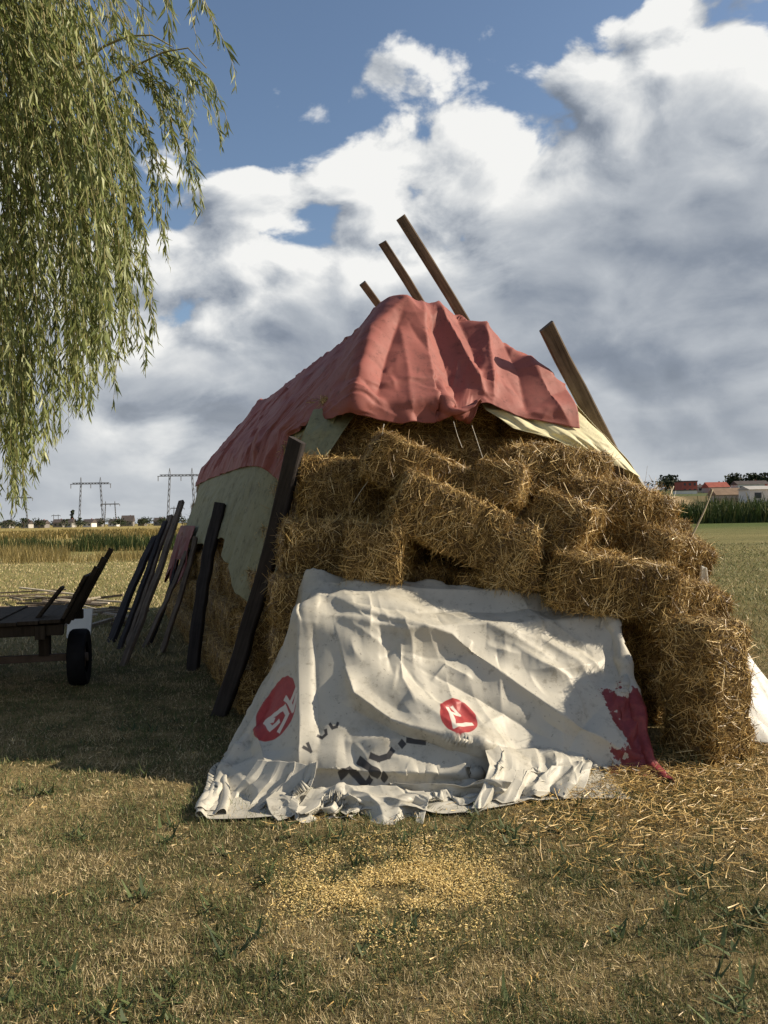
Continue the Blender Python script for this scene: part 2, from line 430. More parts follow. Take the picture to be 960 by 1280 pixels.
def bale_straw(seed, loose, n=7000):
    r = np.random.default_rng(seed+50)
    # points on the cube, area weighted
    areas = np.array([BW*BH, BW*BH, BL*BH, BL*BH, BL*BW, BL*BW]); f = r.choice(6, n, p=areas/areas.sum())
    q = r.uniform(-1, 1, (n, 3)); ax = f//2; sg = np.where(f % 2, 1.0, -1.0)
    q[np.arange(n), ax] = sg
    pos = shape_bale(q, seed, loose)
    nrm = np.zeros((n, 3)); nrm[np.arange(n), ax] = sg
    nrm = nrm + 0.5*q*np.array([0.3, 0.7, 0.7]); nrm /= np.linalg.norm(nrm, axis=1, keepdims=True)
    rnd = r.normal(size=(n, 3))*np.array([0.75, 1.0, 1.0])
    tan = rnd - nrm*(rnd*nrm).sum(1, keepdims=True); tan /= np.linalg.norm(tan, axis=1, keepdims=True)
    lift = np.abs(r.normal(size=n))*0.09*(1+1.5*loose) + 0.01
    stick = r.random(n) < 0.010*(1+4.0*loose)
    lift = np.where(stick, r.uniform(0.4, 1.6, n), lift)
    dirs = tan + nrm*lift[:, None]
    L = r.gamma(2.2, 0.027, n).clip(0.02, 0.15)*(1+0.45*loose)
    W = r.uniform(0.0022, 0.0058, n)
    pos = pos - dirs*(L*0.4)[:, None] + nrm*(r.uniform(-0.004, 0.009, n)*(1+loose))[:, None] + nrm*(lift*L*0.25)[:, None]
    side = np.cross(dirs, nrm + r.normal(size=(n, 3))*0.5)
    V, Q = ribbons(pos, dirs, L, W, 0.22, side, r=r)
    tone = np.clip(r.beta(1.5, 1.7, n)+(fbm(pos[:, 0]*9, pos[:, 1]*9+pos[:, 2]*9, seed)-0.5)*0.7, 0, 1)
    return mesh_np('bale_straw', V, Q, {'tone': np.repeat(tone, 6)})
def bale_twine(x0, seed, loose):
    a = np.linspace(0, 2*math.pi, 33)[:-1]
    sq = np.stack([np.full(32, x0), np.cos(a), np.sin(a)], 1)
    sq[:, 1:] /= np.abs(sq[:, 1:]).max(1, keepdims=True)
    c = shape_bale(sq*np.array([1, 1, 1]), seed, loose)
    c[:, 1:] *= 1.012
    c[:, 0] = x0*BL/2
    V = []; k = 4
    for j in range(k):
        b = j/k*2*math.pi
        rad = c[:, 1:]/np.linalg.norm(c[:, 1:], axis=1, keepdims=True)
        V.append(np.concatenate([c[:, :1]+0.0022*math.cos(b), c[:, 1:]+rad*0.0022*math.sin(b)], 1))
    V = np.stack(V, 1).reshape(-1, 3)
    i, j = np.meshgrid(np.arange(32), np.arange(k), indexing='ij')
    Q = np.stack([i*k+j, i*k+(j+1) % k, ((i+1) % 32)*k+(j+1) % k, ((i+1) % 32)*k+j], -1).reshape(-1, 4)
    return mesh_np('bale_twine', V, Q)
VARIANTS = []
for sd, lo, ns in ((1, 0.0, 11000), (2, 0.15, 11000), (3, 0.1, 11000), (4, 0.6, 13000), (5, 0.9, 15000), (6, 0.4, 12000)):
    b = bale_body(sd, lo); b.materials.append(M_bale)
    s = bale_straw(sd, lo, ns); s.materials.append(M_straw)
    tw = [bale_twine(x, sd, lo) for x in (-0.42, 0.42)]
    for q in tw: q.materials.append(M_twine)
    VARIANTS.append((b, s, tw))
def bale(loc, yaw=0.0, pitch=0.0, roll=0.0, var=0, label='', group=None, scale=(1, 1, 1), straw=True, base=None):
    """loc = centre"""
    t = thing('straw_bale', label, 'straw bale', loc, group)
    t.rotation_euler = (Matrix.Rotation(yaw, 3, 'Z') @ Matrix.Rotation(pitch, 3, 'Y') @ Matrix.Rotation(roll, 3, 'X')).to_euler()
    t.scale = scale
    b, s, tw = VARIANTS[var]
    obj('bale_body', b, parent=t)
    if straw: obj('loose_straw', s, parent=t, kind='stuff')
    for q in tw: obj('twine', q, parent=t)
    return t

# cross-section of the stack (u, z)
PU = np.array([0.0, 0.35, 0.72, 1.3, 1.75, 2.2, 2.55, 3.07, 3.85, 4.5, 5.0])
PZ = np.array([0.0, 1.2, 2.4, 3.1, 3.58, 3.58, 3.42, 2.85, 2.05, 0.9, 0.0])
PEAK = 4
def u_left(z): return float(np.interp(z, PZ[:PEAK+1], PU[:PEAK+1]))
def u_right(z): return float(np.interp(-z, -PZ[PEAK+1:], PU[PEAK+1:]))
SLEN = 7.2
def v_front(z): return 0.0 if z < 2.45 else (z-2.45)/1.25
rb = random.Random(3)
for k in range(8):
    z0 = k*BH; z1 = z0+BH*0.98
    ul = u_left(z1)+0.05; ur = u_right(z1)-0.05; v0 = max(0.03, v_front(z1)+0.02)
    nv = int((SLEN-v0)/BL)
    ncols = int((ur-ul)/BW)
    if ncols < 1: continue
    for c_ in range(ncols):
        for r_ in range(nv+1):
            side_l = c_ == 0; side_r = c_ == ncols-1; front = r_ == 0; topmost = k >= 7
            if not (side_l or side_r or front or topmost): continue
            u = ul + BW*(c_+0.5) if not side_r or ncols == 1 else ur-BW/2
            if front and not (side_l or side_r): u = ul+(ur-ul)*(c_+0.5)/ncols
            v = v0+BL*(r_+0.5)+rb.uniform(-.02, .02) + (0.35 if (k % 2 and not front) else 0)
            row = ['bottom row', 'second row up', 'third row up', 'fourth row up', 'fifth row up', 'sixth row up', 'seventh row up', 'top row'][k]
            if front:
                lab, grp = 'straw bale set back in the front wall of the stack, '+row, 'front wall bales, '+row
            elif side_l:
                lab, grp = 'shaded straw bale in the wall behind the leaning timbers, '+row, 'shaded wall bales, '+row
            elif side_r:
                lab, grp = 'straw bale in the sunny wall under the cream tarpaulin, '+row, 'sunny wall bales, '+row
            else:
                lab, grp = 'straw bale in the top row under the red tarpaulin', 'bales along the ridge of the stack'
            bale(S(u+rb.uniform(-.015, .015), v, z0+BH/2), WALL_YAW+rb.uniform(-.03, .03), rb.uniform(-.02, .02), 0,
                 rb.choice([0, 1, 2]), lab, grp, (1, max(1.0, (ur-ul)/ncols/BW*1.015), 1) if front else (1, 1, 1), straw=(front or side_l))

# the bales that slid and were pulled out at the front: (pixel, depth, yaw deg, pitch, roll, variant, label)
YS = math.degrees(STACK_YAW)
def fb(px, py, D, yaw, pitch, roll, var, label, sc=(1, 1, 1)):
    return bale(P(px, py, D+0.16), R(yaw), R(pitch), R(roll), var, label, None, sc)
# upright bale on the ground
b_up = bale(P(882, 870, 5.26), R(31), R(88), R(3), 2, 'upright straw bale standing on the ground beside the white banner')
b_up.location.z = 0.455
fb(757, 727, 5.62, 6, 9, 8, 1, 'straw bale lying on the back edge of the white banner', (1.03, 1.05, 1.05))
fb(712, 655, 5.95, 62, 4, 25, 5, 'rounded straw bale pointing its end outward above the bale on the banner', (0.9, 1.0, 1.02))
fb(768, 636, 6.15, 14, 13, 8, 4, 'loose shaggy sunlit straw bale sagging below the cream tarpaulin', (1.0, 1.05, 1.05))
fb(832, 694, 6.05, 40, 12, 20, 3, 'straw bale with a frayed end jutting out towards the open meadow', (0.8, 1.0, 1.0))
fb(846, 756, 5.85, 35, 16, 10, 3, 'frayed straw bale with hanging stalks just above the upright bale', (0.85, 1.0, 1.05))
fb(558, 650, 5.70, 8, 25, 4, 0, 'tilted straw bale bridging the dark hole above the white banner', (0.95, 1.0, 1.15))
fb(478, 690, 5.78, 78, 2, 4, 2, 'straw bale with sunlit end just left of the dark hole', (0.8, 0.95, 1.05))
fb(648, 690, 5.85, 70, 0, 3, 3, 'straw bale with ragged end between the dark hole and the bale on the banner', (0.85, 0.95, 1.15))
fb(628, 610, 6.08, 75, 8, 12, 5, 'straw bale with pointed ragged end jutting from the middle of the front', (0.8, 0.8, 0.85))
fb(525, 594, 6.05, 10, 25, 6, 1, 'tilted straw bale poking out right below the red tarpaulin hem', (1.0, 0.95, 1.0))
fb(690, 590, 6.45, 12, 4, 0, 5, 'dark straw bale right below the cream tarpaulin fold', (1.0, 1.0, 1.0))
fb(422, 684, 6.05, 14, 2, 0, 2, 'shaded straw bale on the ledge beside the nearest leaning beam', (1.0, 1.0, 1.05))
fb(436, 604, 6.40, 14, 3, 0, 0, 'shaded straw bale with a loose string hanging across it', (1.0, 1.0, 1.0))
# rows under them (mostly hidden by the banner)
for k, (px, D, lab) in enumerate(((412, 6.05, 'shaded straw bale low down beside the white banner flap'),)):
    for zz_ in (0.2, 0.6, 1.0):
        b = bale(Vector((P(px, 700, D).x, D, zz_)), R(14), 0, 0, k, {0.2: 'shaded straw bale on the ground beside the white banner flap', 0.6: 'shaded straw bale second from the ground beside the banner flap', 1.0: 'shaded straw bale third from the ground beside the banner flap'}[zz_])
for X_ in (-0.05, 0.85):
    for zz_ in (0.2, 0.6):
        bale(Vector((X_, 5.68+0.26*max(0, X_)+0.02*zz_, zz_-0.03*(X_ > 0)*(zz_ > 0.3))), R(3), 0, 0, 1, 'straw bale of the low pile hidden under the white banner', 'bales under the banner', straw=False)
for X_ in (0.40, 1.30):
    for zz_ in (0.2, 0.6):
        bale(Vector((X_, 6.12, zz_)), R(10), 0, 0, 2, 'straw bale in the dark row behind the white banner', 'bales behind the banner')
bale(Vector((1.75, 6.3, 0.2)), R(20), 0, 0, 3, 'straw bale on the ground in the dark behind the upright bale', None)
bale(Vector((1.80, 6.3, 0.6)), R(24), 0, 0, 0, 'straw bale stacked in the dark right below the frayed bale', None)
bale(Vector((2.35, 6.35, 0.2)), R(20), 0, 0, 0, 'straw bale on the ground at the foot of the sunny corner', None)
bale(Vector((2.25, 6.4, 0.6)), R(25), 0, 0, 1, 'straw bale second from the ground at the sunny corner', None)
for X_, z_ in ((0.9, 1.0), (0.0, 1.05)):
    bale(Vector((X_, 6.1, z_)), R(14), 0, 0, 1, 'straw bale recessed in shadow inside the dark gap of the front', 'bales recessed in the front')
bale(S(2.9, -0.2, 1.45), STACK_YAW, 0, 0, 0, 'straw bale recessed in the dark behind the rounded bale end', None)
bale(S(3.5, -0.15, 1.0), STACK_YAW, 0, 0, 0, 'straw bale recessed in the dark behind the frayed bales', None)
for k in range(5):  # unseen row added to stop sunlight streaking through onto the shaded ground
    for j in range(4):
        if k == 4 and j == 3: continue
        bale(S(1.02+0.90*j, -0.29, BH*(k+0.5)), STACK_YAW, 0, 0, (j+k) % 3, 'straw bale in the row added behind the tumbled front bales to block sunlight', 'light-blocking row added behind the tumbled bales')
print('bales', time.time()-T0)

# ------------------------------------------------------------------ cloth solver (position based, small steps)
class HField:
    def __init__(self, x0, x1, y0, y1, step, fn, blur=1):
        self.x0, self.y0, self.s = x0, y0, step
        xs = np.arange(x0, x1+step, step); ys = np.arange(y0, y1+step, step)
        X, Y = np.meshgrid(xs, ys, indexing='ij'); H = fn(X, Y)
        for _ in range(blur):
            Hp = np.pad(H, 1, mode='edge')
            H = (Hp[1:-1, 1:-1]*4+Hp[:-2, 1:-1]+Hp[2:, 1:-1]+Hp[1:-1, :-2]+Hp[1:-1, 2:])/8
        self.H = H; self.n, self.m = H.shape
    def __call__(self, x, y):
        fx = np.clip((x-self.x0)/self.s, 0, self.n-1.001); fy = np.clip((y-self.y0)/self.s, 0, self.m-1.001)
        i = fx.astype(int); j = fy.astype(int); a = fx-i; b = fy-j; H = self.H
        h00, h10, h01, h11 = H[i, j], H[i+1, j], H[i, j+1], H[i+1, j+1]
        h = (h00*(1-a)+h10*a)*(1-b)+(h01*(1-a)+h11*a)*b
        gx = ((h10-h00)*(1-b)+(h11-h01)*b)/self.s; gy = ((h01-h00)*(1-a)+(h11-h10)*a)/self.s
        return h, gx, gy
def dcon(A, B, wA, wB, L, comp):
    dv = B-A; l = np.sqrt((dv*dv).sum(-1))+1e-9
    s = wA+wB
    k = (l-L)/(l*(s+comp)+1e-9)
    dv *= k[..., None]
    A += dv*wA[..., None]; B -= dv*wB[..., None]
def cloth(Pos, Lu, Lv, hf, steps, dt, W=None, pins=None, thick=0.012, floor=None, bend=30.0, fric=0.6, damp=0.995, hook=None, g=9.8):
    Pos = Pos.astype(np.float64).copy(); n, m, _ = Pos.shape
    W = np.ones((n, m)) if W is None else W
    V = np.zeros_like(Pos); D2 = math.hypot(Lu, Lv)
    for s in range(steps):
        V[..., 2] -= g*dt*(W > 0)
        V *= damp
        sp = np.sqrt((V*V).sum(-1, keepdims=True)); V *= np.minimum(1, 4.0/(sp+1e-6))
        old = Pos.copy(); Pos = Pos+V*dt
        if hook is not None: hook(Pos, W, s/steps)
        for a in (0, 1):
            k = (n-a)//2
            dcon(Pos[a:a+2*k:2], Pos[a+1:a+2*k:2], W[a:a+2*k:2], W[a+1:a+2*k:2], Lu, 0)
            k = (m-a)//2
            dcon(Pos[:, a:a+2*k:2], Pos[:, a+1:a+2*k:2], W[:, a:a+2*k:2], W[:, a+1:a+2*k:2], Lv, 0)
        for a in (0, 1):
            k = (n-a)//2
            dcon(Pos[a:a+2*k:2, :-1], Pos[a+1:a+2*k:2, 1:], W[a:a+2*k:2, :-1], W[a+1:a+2*k:2, 1:], D2, 0.3)
            dcon(Pos[a:a+2*k:2, 1:], Pos[a+1:a+2*k:2, :-1], W[a:a+2*k:2, 1:], W[a+1:a+2*k:2, :-1], D2, 0.3)
        for a in (0, 1, 2, 3):
            A = Pos[a::4]; B = Pos[a+2::4]; k = min(len(A), len(B))
            if k: dcon(A[:k], B[:k], W[a::4][:k], W[a+2::4][:k], 2*Lu, bend)
            A = Pos[:, a::4]; B = Pos[:, a+2::4]; k = min(A.shape[1], B.shape[1])
            if k: dcon(A[:, :k], B[:, :k], W[:, a::4][:, :k], W[:, a+2::4][:, :k], 2*Lv, bend)
        h, gx, gy = hf(Pos[..., 0], Pos[..., 1])
        h = h+thick if floor is None else np.maximum(h+thick, floor)
        pen = h-Pos[..., 2]; hit = (pen > 0) & (W > 0)
        nz = 1/np.sqrt(1+gx*gx+gy*gy)
        push = np.where(hit, np.minimum(pen*nz, 0.05), 0)
        N = np.stack([-gx*nz, -gy*nz, nz], -1)
        Pos = Pos+N*push[..., None]
        V = (Pos-old)/dt
        vn = (V*N).sum(-1, keepdims=True)*N; vt = V-vn
        V = np.where(hit[..., None], vt*(1-fric)+vn*0.2, V)
    return Pos
def upsample(A):
    for ax in (0, 1):
        A = np.moveaxis(A, ax, 0); n = len(A)
        Ap = np.concatenate([2*A[:1]-A[1:2], A, 2*A[-1:]-A[-2:-1]])
        mid_ = (-Ap[:-3]+9*Ap[1:-2]+9*Ap[2:-1]-Ap[3:])/16
        out_ = np.empty((2*n-1,)+A.shape[1:]); out_[0::2] = A; out_[1::2] = mid_
        A = np.moveaxis(out_, 0, ax)
    return A
def normals(Pos):
    N = np.cross(np.gradient(Pos, axis=0), np.gradient(Pos, axis=1))
    N /= np.maximum(np.linalg.norm(N, axis=-1, keepdims=True), 1e-9)
    flip = (N*(np.array([0, 0, CAM_H])-Pos)).sum(-1, keepdims=True) < 0
    return np.where(flip, -N, N)
def fold_lines(Pos, lines, dmax=99.0, wt=None):
    """push folds into a sheet along creases traced in the photo; (points, height, softness above, softness below)"""
    sh = Pos.shape; N = normals(Pos).reshape(-1, 3); pts = Pos.reshape(-1, 3); pr = project(pts)
    tot = np.zeros(len(pts)); sx, sy = pr[:, 0], pr[:, 1]
    for poly, amp, wa, wb in lines:
        best = np.full(len(pts), 1e9); sgn = np.zeros(len(pts)); along = np.zeros(len(pts))
        m = len(poly)-1
        for k in range(m):
            (x0, y0), (x1, y1) = poly[k], poly[k+1]; vx, vy = x1-x0, y1-y0; L2 = vx*vx+vy*vy
            h = np.clip(((sx-x0)*vx+(sy-y0)*vy)/L2, 0, 1)
            ex, ey = sx-x0-h*vx, sy-y0-h*vy; dd = np.hypot(ex, ey)
            c = vx*ey-vy*ex
            upd = dd < best; best = np.where(upd, dd, best); sgn = np.where(upd, c, sgn); along = np.where(upd, (k+h)/m, along)
        wd = np.where(sgn > 0, wb, wa)
        x_ = best/wd
        tot += amp*np.exp(-x_**1.0)*np.clip(along*6+0.25, 0, 1)*np.clip((1-along)*6+0.25, 0, 1)
    tot = np.where(pts[:, 1] < dmax, tot, 0)
    if wt is not None: tot = tot*wt.ravel()
    return (pts+N*tot[:, None]).reshape(sh)
def crinkle(U, V, seed=3, per_m2=22):
    """relief of a creased plastic sheet: single straight sharp folds, ridges and valleys, scattered at random"""
    r = np.random.default_rng(seed); c = np.zeros(U.shape)
    lu, lv = U.max(), V.max()
    su, sv = U[1, 0]-U[0, 0], V[0, 1]-V[0, 0]
    for k in range(int(per_m2*lu*lv)):
        x0, y0 = r.uniform(0, lu), r.uniform(0, lv); L = r.gamma(2.0, 0.11)+0.05; an = r.normal(0.7, 0.75) if r.random() < 0.6 else r.uniform(0, 3.14)
        wd = L*r.uniform(0.10, 0.22)+0.012; amp = wd*r.uniform(0.20, 0.5)*r.choice([1, 1, -1])
        rad = L/2+wd*4
        i0, i1 = max(0, int((x0-rad)/su)), min(U.shape[0], int((x0+rad)/su)+2); j0, j1 = max(0, int((y0-rad)/sv)), min(U.shape[1], int((y0+rad)/sv)+2)
        if i1-i0 < 2 or j1-j0 < 2: continue
        dx_ = U[i0:i1, j0:j1]-x0; dy_ = V[i0:i1, j0:j1]-y0
        p_ = dx_*math.cos(an)+dy_*math.sin(an); q_ = -dx_*math.sin(an)+dy_*math.cos(an)+0.25*p_*p_/L*r.normal()
        e = np.clip(1-(np.abs(p_)/(L/2+wd)), 0, 1)**0.7
        x_ = np.abs(q_)/(wd*np.where(q_ > 0, 1.0, r.uniform(0.35, 1.0)))
        c[i0:i1, j0:j1] += amp*np.clip(1-x_*0.5, 0, 1)**1.6*e
    return c
def sheet(name, Pos, mat, uv=None, thickness=0.004, parent=None, subdiv=1, crumple=0.0, damp_=None, cell=0.04, dens=22, cseed=3, **props):
    n, m, _ = Pos.shape
    if crumple:
        N = normals(Pos)
        U, Vv = np.meshgrid(np.arange(n)*cell, np.arange(m)*cell, indexing='ij')
        c = crinkle(U, Vv, cseed, dens)
        Pos = Pos + N*(c*crumple*(1.0 if damp_ is None else damp_))[..., None]
    i, j = np.meshgrid(np.arange(n-1), np.arange(m-1), indexing='ij')
    Q = np.stack([i*m+j, (i+1)*m+j, (i+1)*m+j+1, i*m+j+1], -1).reshape(-1, 4)
    if uv is None:
        uu, vv = np.meshgrid(np.linspace(0, 1, n), np.linspace(0, 1, m), indexing='ij'); uv = np.stack([uu, vv], -1)
    me = mesh_np(name, Pos.reshape(-1, 3), Q, uv=uv.reshape(-1, 2), smooth=True)
    o = obj(name, me, mat, parent, **props)
    if subdiv:
        sb = o.modifiers.new('subdivide', 'SUBSURF'); sb.levels = sb.render_levels = subdiv
    so = o.modifiers.new('thickness', 'SOLIDIFY'); so.thickness = thickness; so.offset = 0
    return o

# --- red tarpaulin over the ridge, hanging down over the front hip
def stackH(u, v):
    ush = 0.42*np.exp(-np.clip(v+0.3, 0, 9)/0.6)*np.clip((2.0-u)/1.2, 0, 1)
    z = np.interp(u-ush, PU, PZ, left=0, right=0)
    hip = 2.43+(v+0.30)*1.20
    hip = np.where(v < -0.30, 2.43+(v+0.30)*14, hip)
    back = 3.0+(SLEN+0.2-v)*2.5
    return np.maximum(np.minimum(np.minimum(z, hip), back), 0)
hf_stack = HField(-0.8, 5.8, -1.5, 8.2, 0.05, stackH, 2)
ARC = np.concatenate([[0], np.cumsum(np.hypot(np.diff(PU), np.diff(PZ)))])
ARC0 = float(np.interp(2.0, PU, ARC))
def arc_u(s): return np.interp(s+ARC0, ARC, PU)
def arc_z(s): return np.interp(s+ARC0, ARC, PZ)
SP = 0.05
ns_, nt_ = int(3.18/SP), int(8.3/SP)
sgrid, tgrid = np.meshgrid(np.linspace(-1.90, 1.28, ns_), np.linspace(0, 8.3, nt_), indexing='ij')
sl = sgrid + 0.015*(tgrid-1.5)*(sgrid < 0)
u0 = arc_u(sl)
v0 = np.where(tgrid < 1.50, -0.32+tgrid*0.645, -0.32+1.5*0.645+(tgrid-1.5))
h0 = hf_stack(u0, v0)[0]
Pr = np.stack([u0, v0, h0+0.10], -1)
knot = np.linalg.solve(np.array([[SC[0], SA[0]], [SC[1], SA[1]]]), np.array(P(605, 503, 6.70))[:2]-SO)
KN = np.array([knot[0], knot[1], P(605, 503, 6.70).z])
def hook_red(Pos, W, f):
    # hem tied together in one knot, left of the sunny side
    sel = (np.abs(sgrid-0.06) < 0.16) & (tgrid < 0.06)
    k = min(1, f*2.5)
    Pos[sel] += (KN-Pos[sel])*0.25*k
Pr = cloth(Pr, 3.18/(ns_-1)*1.0, 8.3/(nt_-1), hf_stack, 520, 0.009, thick=0.085, fric=0.8, bend=6.0, hook=hook_red, damp=0.985)
RED = upsample(Snp(Pr))
n_, m_ = RED.shape[:2]
# trim the front hem to its scalloped outline
prj = project(RED.reshape(-1, 3)).reshape(n_, m_, 2)
hx_ = [150, 265, 385, 440, 500, 545, 575, 605, 650, 718, 770]; hy_ = [690, 612, 530, 520, 533, 531, 518, 503, 521, 537, 548]
kcut = np.zeros(n_)
for i_ in range(n_):
    ok = prj[i_, :70, 1] <= np.interp(prj[i_, :70, 0], hx_, hy_)
    kcut[i_] = np.argmax(ok) if ok.any() else 52
kp = np.pad(kcut, 3, mode='edge'); kcut = sum(kp[q:q+n_] for q in range(7))/7
JM = 110
for i_ in range(n_):
    j_ = np.arange(m_, dtype=float); jj = np.where(j_ < JM, kcut[i_]+j_*(1-kcut[i_]/JM), j_)
    RED[i_] = np.stack([np.interp(jj, j_, RED[i_, :, c]) for c in range(3)], 1)
RED = upsample(RED); n_, m_ = RED.shape[:2]
rt, rs = np.meshgrid(np.linspace(0, 8.3, m_), np.linspace(0, 1, n_))
side_ = np.clip((0.45-rs)/0.2, 0, 1)*np.clip((rt-1.2)/0.8, 0, 1)
RED = RED + normals(RED)*((fbm(rt*4.5+rs*1.5, rs*1.2, 19, 3)-0.45)*0.055*side_)[..., None]
RED = fold_lines(RED, [
    ([(518, 378), (490, 398), (468, 420), (452, 470), (441, 522)], 0.11, 26, 20),
    ([(500, 400), (482, 450), (470, 500)], -0.050, 12, 12),
    ([(526, 380), (528, 412), (536, 460), (550, 532)], 0.095, 12, 30),
    ([(497, 412), (508, 470), (512, 534)], 0.035, 14, 14),
    ([(536, 400), (556, 450), (572, 505)], -0.070, 14, 16),
    ([(542, 380), (575, 438), (604, 494)], 0.095, 7, 9),
    ([(570, 390), (588, 430), (600, 470)], -0.050, 10, 10),
    ([(597, 390), (609, 430), (617, 498)], 0.085, 8, 12),
    ([(625, 420), (650, 470), (662, 515)], -0.050, 14, 14),
    ([(610, 396), (660, 452), (712, 532)], 0.055, 14, 12)], 7.9)
red = sheet('red_tarpaulin', RED, M_red, crumple=0.7, cell=0.0125, subdiv=0, thickness=0.003, label='faded red tarpaulin draped over the top of the straw stack', category='tarpaulin')
print('red', time.time()-T0)

# --- pale sheets below it
def pale_sheet(s0, s1, v0, v1, hem, ripple, seed, out=0.012):
    n, m = 90, 170
    a, b = np.meshgrid(np.linspace(0, 1, n), np.linspace(0, 1, m), indexing='ij')
    v = v0+(v1-v0)*b
    s = s0+(s1+hem(b)-s0)*a
    u = arc_u(s); z = hf_stack(u, v)[0]
    du = np.gradient(arc_u(s), axis=0); dz_ = np.gradient(arc_z(s), axis=0); l = np.hypot(du, dz_)+1e-9
    sgn = np.sign(s1-s0)
    nu, nz = -dz_/l*sgn, du/l*sgn
    fall = np.clip((a-0.45)/0.5, 0, 1)
    rip = (fbm(v*3.2+seed+0.6*a, a*0.9, seed, 3)-0.5)*2*ripple*fall + np.abs(fbm(v*6+a*1.5, a*2.2, seed+5, 3)-0.5)*ripple*1.2*fall
    off = out+0.02*fall+np.maximum(rip, -0.02*fall)
    return np.stack([u+nu*off, v, z+nz*off], -1)
def hem_left(b):
    v = b*6.8
    return -(0.25*(fbm(v*1.1, v*0, 5, 2)-0.5)*2*1.2) + 0.30*np.exp(-((v-0.1)/0.35)**2) - 0.10*np.exp(-((v-1.0)/0.22)**2)
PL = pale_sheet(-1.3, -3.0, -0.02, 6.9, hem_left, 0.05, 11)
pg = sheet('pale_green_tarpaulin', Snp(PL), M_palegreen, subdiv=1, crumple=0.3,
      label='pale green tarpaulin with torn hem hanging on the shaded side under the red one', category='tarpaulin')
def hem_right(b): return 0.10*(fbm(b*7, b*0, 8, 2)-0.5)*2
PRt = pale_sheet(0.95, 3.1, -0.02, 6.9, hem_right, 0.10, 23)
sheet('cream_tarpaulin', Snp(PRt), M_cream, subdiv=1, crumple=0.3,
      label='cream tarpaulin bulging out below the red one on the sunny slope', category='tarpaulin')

# --- white banner over the low pile in front
def pileH(x, y):
    top = np.interp(x, [-0.6, 1.75], [1.13, 0.84])
    y = y - 0.28*np.clip((x-0.2)/1.3, 0, 1)
    f = np.interp(y, [4.70, 4.78, 5.10, 5.42, 5.75], [0.0, 0.12, 0.50, 0.92, 1.0])
    left = np.clip((x+1.03)/0.53, 0, 1); right = np.clip((1.95-x)/0.22, 0, 1)
    z = top*f*np.minimum(left, right)
    # slack diagonal crease and lumps of straw below the sheet
    dl = ((x+0.35)*0.33+(y-5.15)*0.944*1.9)
    z = z + 0.07*np.exp(-((x-0.15+1.9*(y-5.0))/0.16)**2)*(f > 0.05)*(f < 0.97)
    z = z + (fbm(x*2.2+5, y*3.0, 44, 3)-0.5)*0.12*np.minimum(left, right)*(f > 0.02)
    return np.maximum(z, 0.0)
hf_pile = HField(-2.2, 3.0, 2.6, 6.4, 0.03, pileH, 2)
BS = 0.028
bn, bmn = int(3.55/BS), int(1.74/BS)
sb_, tb_ = np.meshgrid(np.linspace(-1.62, 1.93, bn), np.linspace(0, 1.74, bmn), indexing='ij')
topz = np.interp(sb_, [-0.6, 1.75], [1.19, 0.90])
Pb = np.stack([sb_*0.96, 5.80-tb_*0.98, topz+0.05+0.015*np.sin(sb_*23+tb_*9)+0.012*np.sin(tb_*31-sb_*12)+rng.normal(size=sb_.shape)*0.004], -1)
Wb = np.ones_like(sb_); Wb[(tb_ < 0.02) & (sb_ > -0.62)] = 0
floor_b = 0.012+0.0*tb_
def hook_ban(Pos, W, f):
    X = Pos[..., 0]; lim = np.interp(f, [0.25, 0.7], [-1.7, -1.06]); np.maximum(X, lim, out=X)
    np.minimum(X, np.interp(f, [0.25, 0.7], [2.2, 1.66]), out=X)
BAN = cloth(Pb, 3.55/(bn-1), 1.74/(bmn-1), hf_pile, 700, 0.008, W=Wb, thick=0.015, floor=floor_b, bend=6.0, fric=0.5, hook=hook_ban, damp=0.985)
print('banner', time.time()-T0)
tmax = 1.70-0.16*np.clip((sb_[:, 0]-0.2)/1.3, 0, 1)+0.04*np.sin(sb_[:, 0]*5)-0.35*np.clip((sb_[:, 0]-1.55)/0.38, 0, 1)
for i_ in range(len(BAN)):
    tn = np.linspace(0, tmax[i_], BAN.shape[1]); BAN[i_] = np.stack([np.interp(tn, tb_[i_], BAN[i_, :, c]) for c in range(3)], 1); tb_[i_] = tn
for _ in range(2): BAN = upsample(BAN); sb_ = upsample(sb_); tb_ = upsample(tb_)
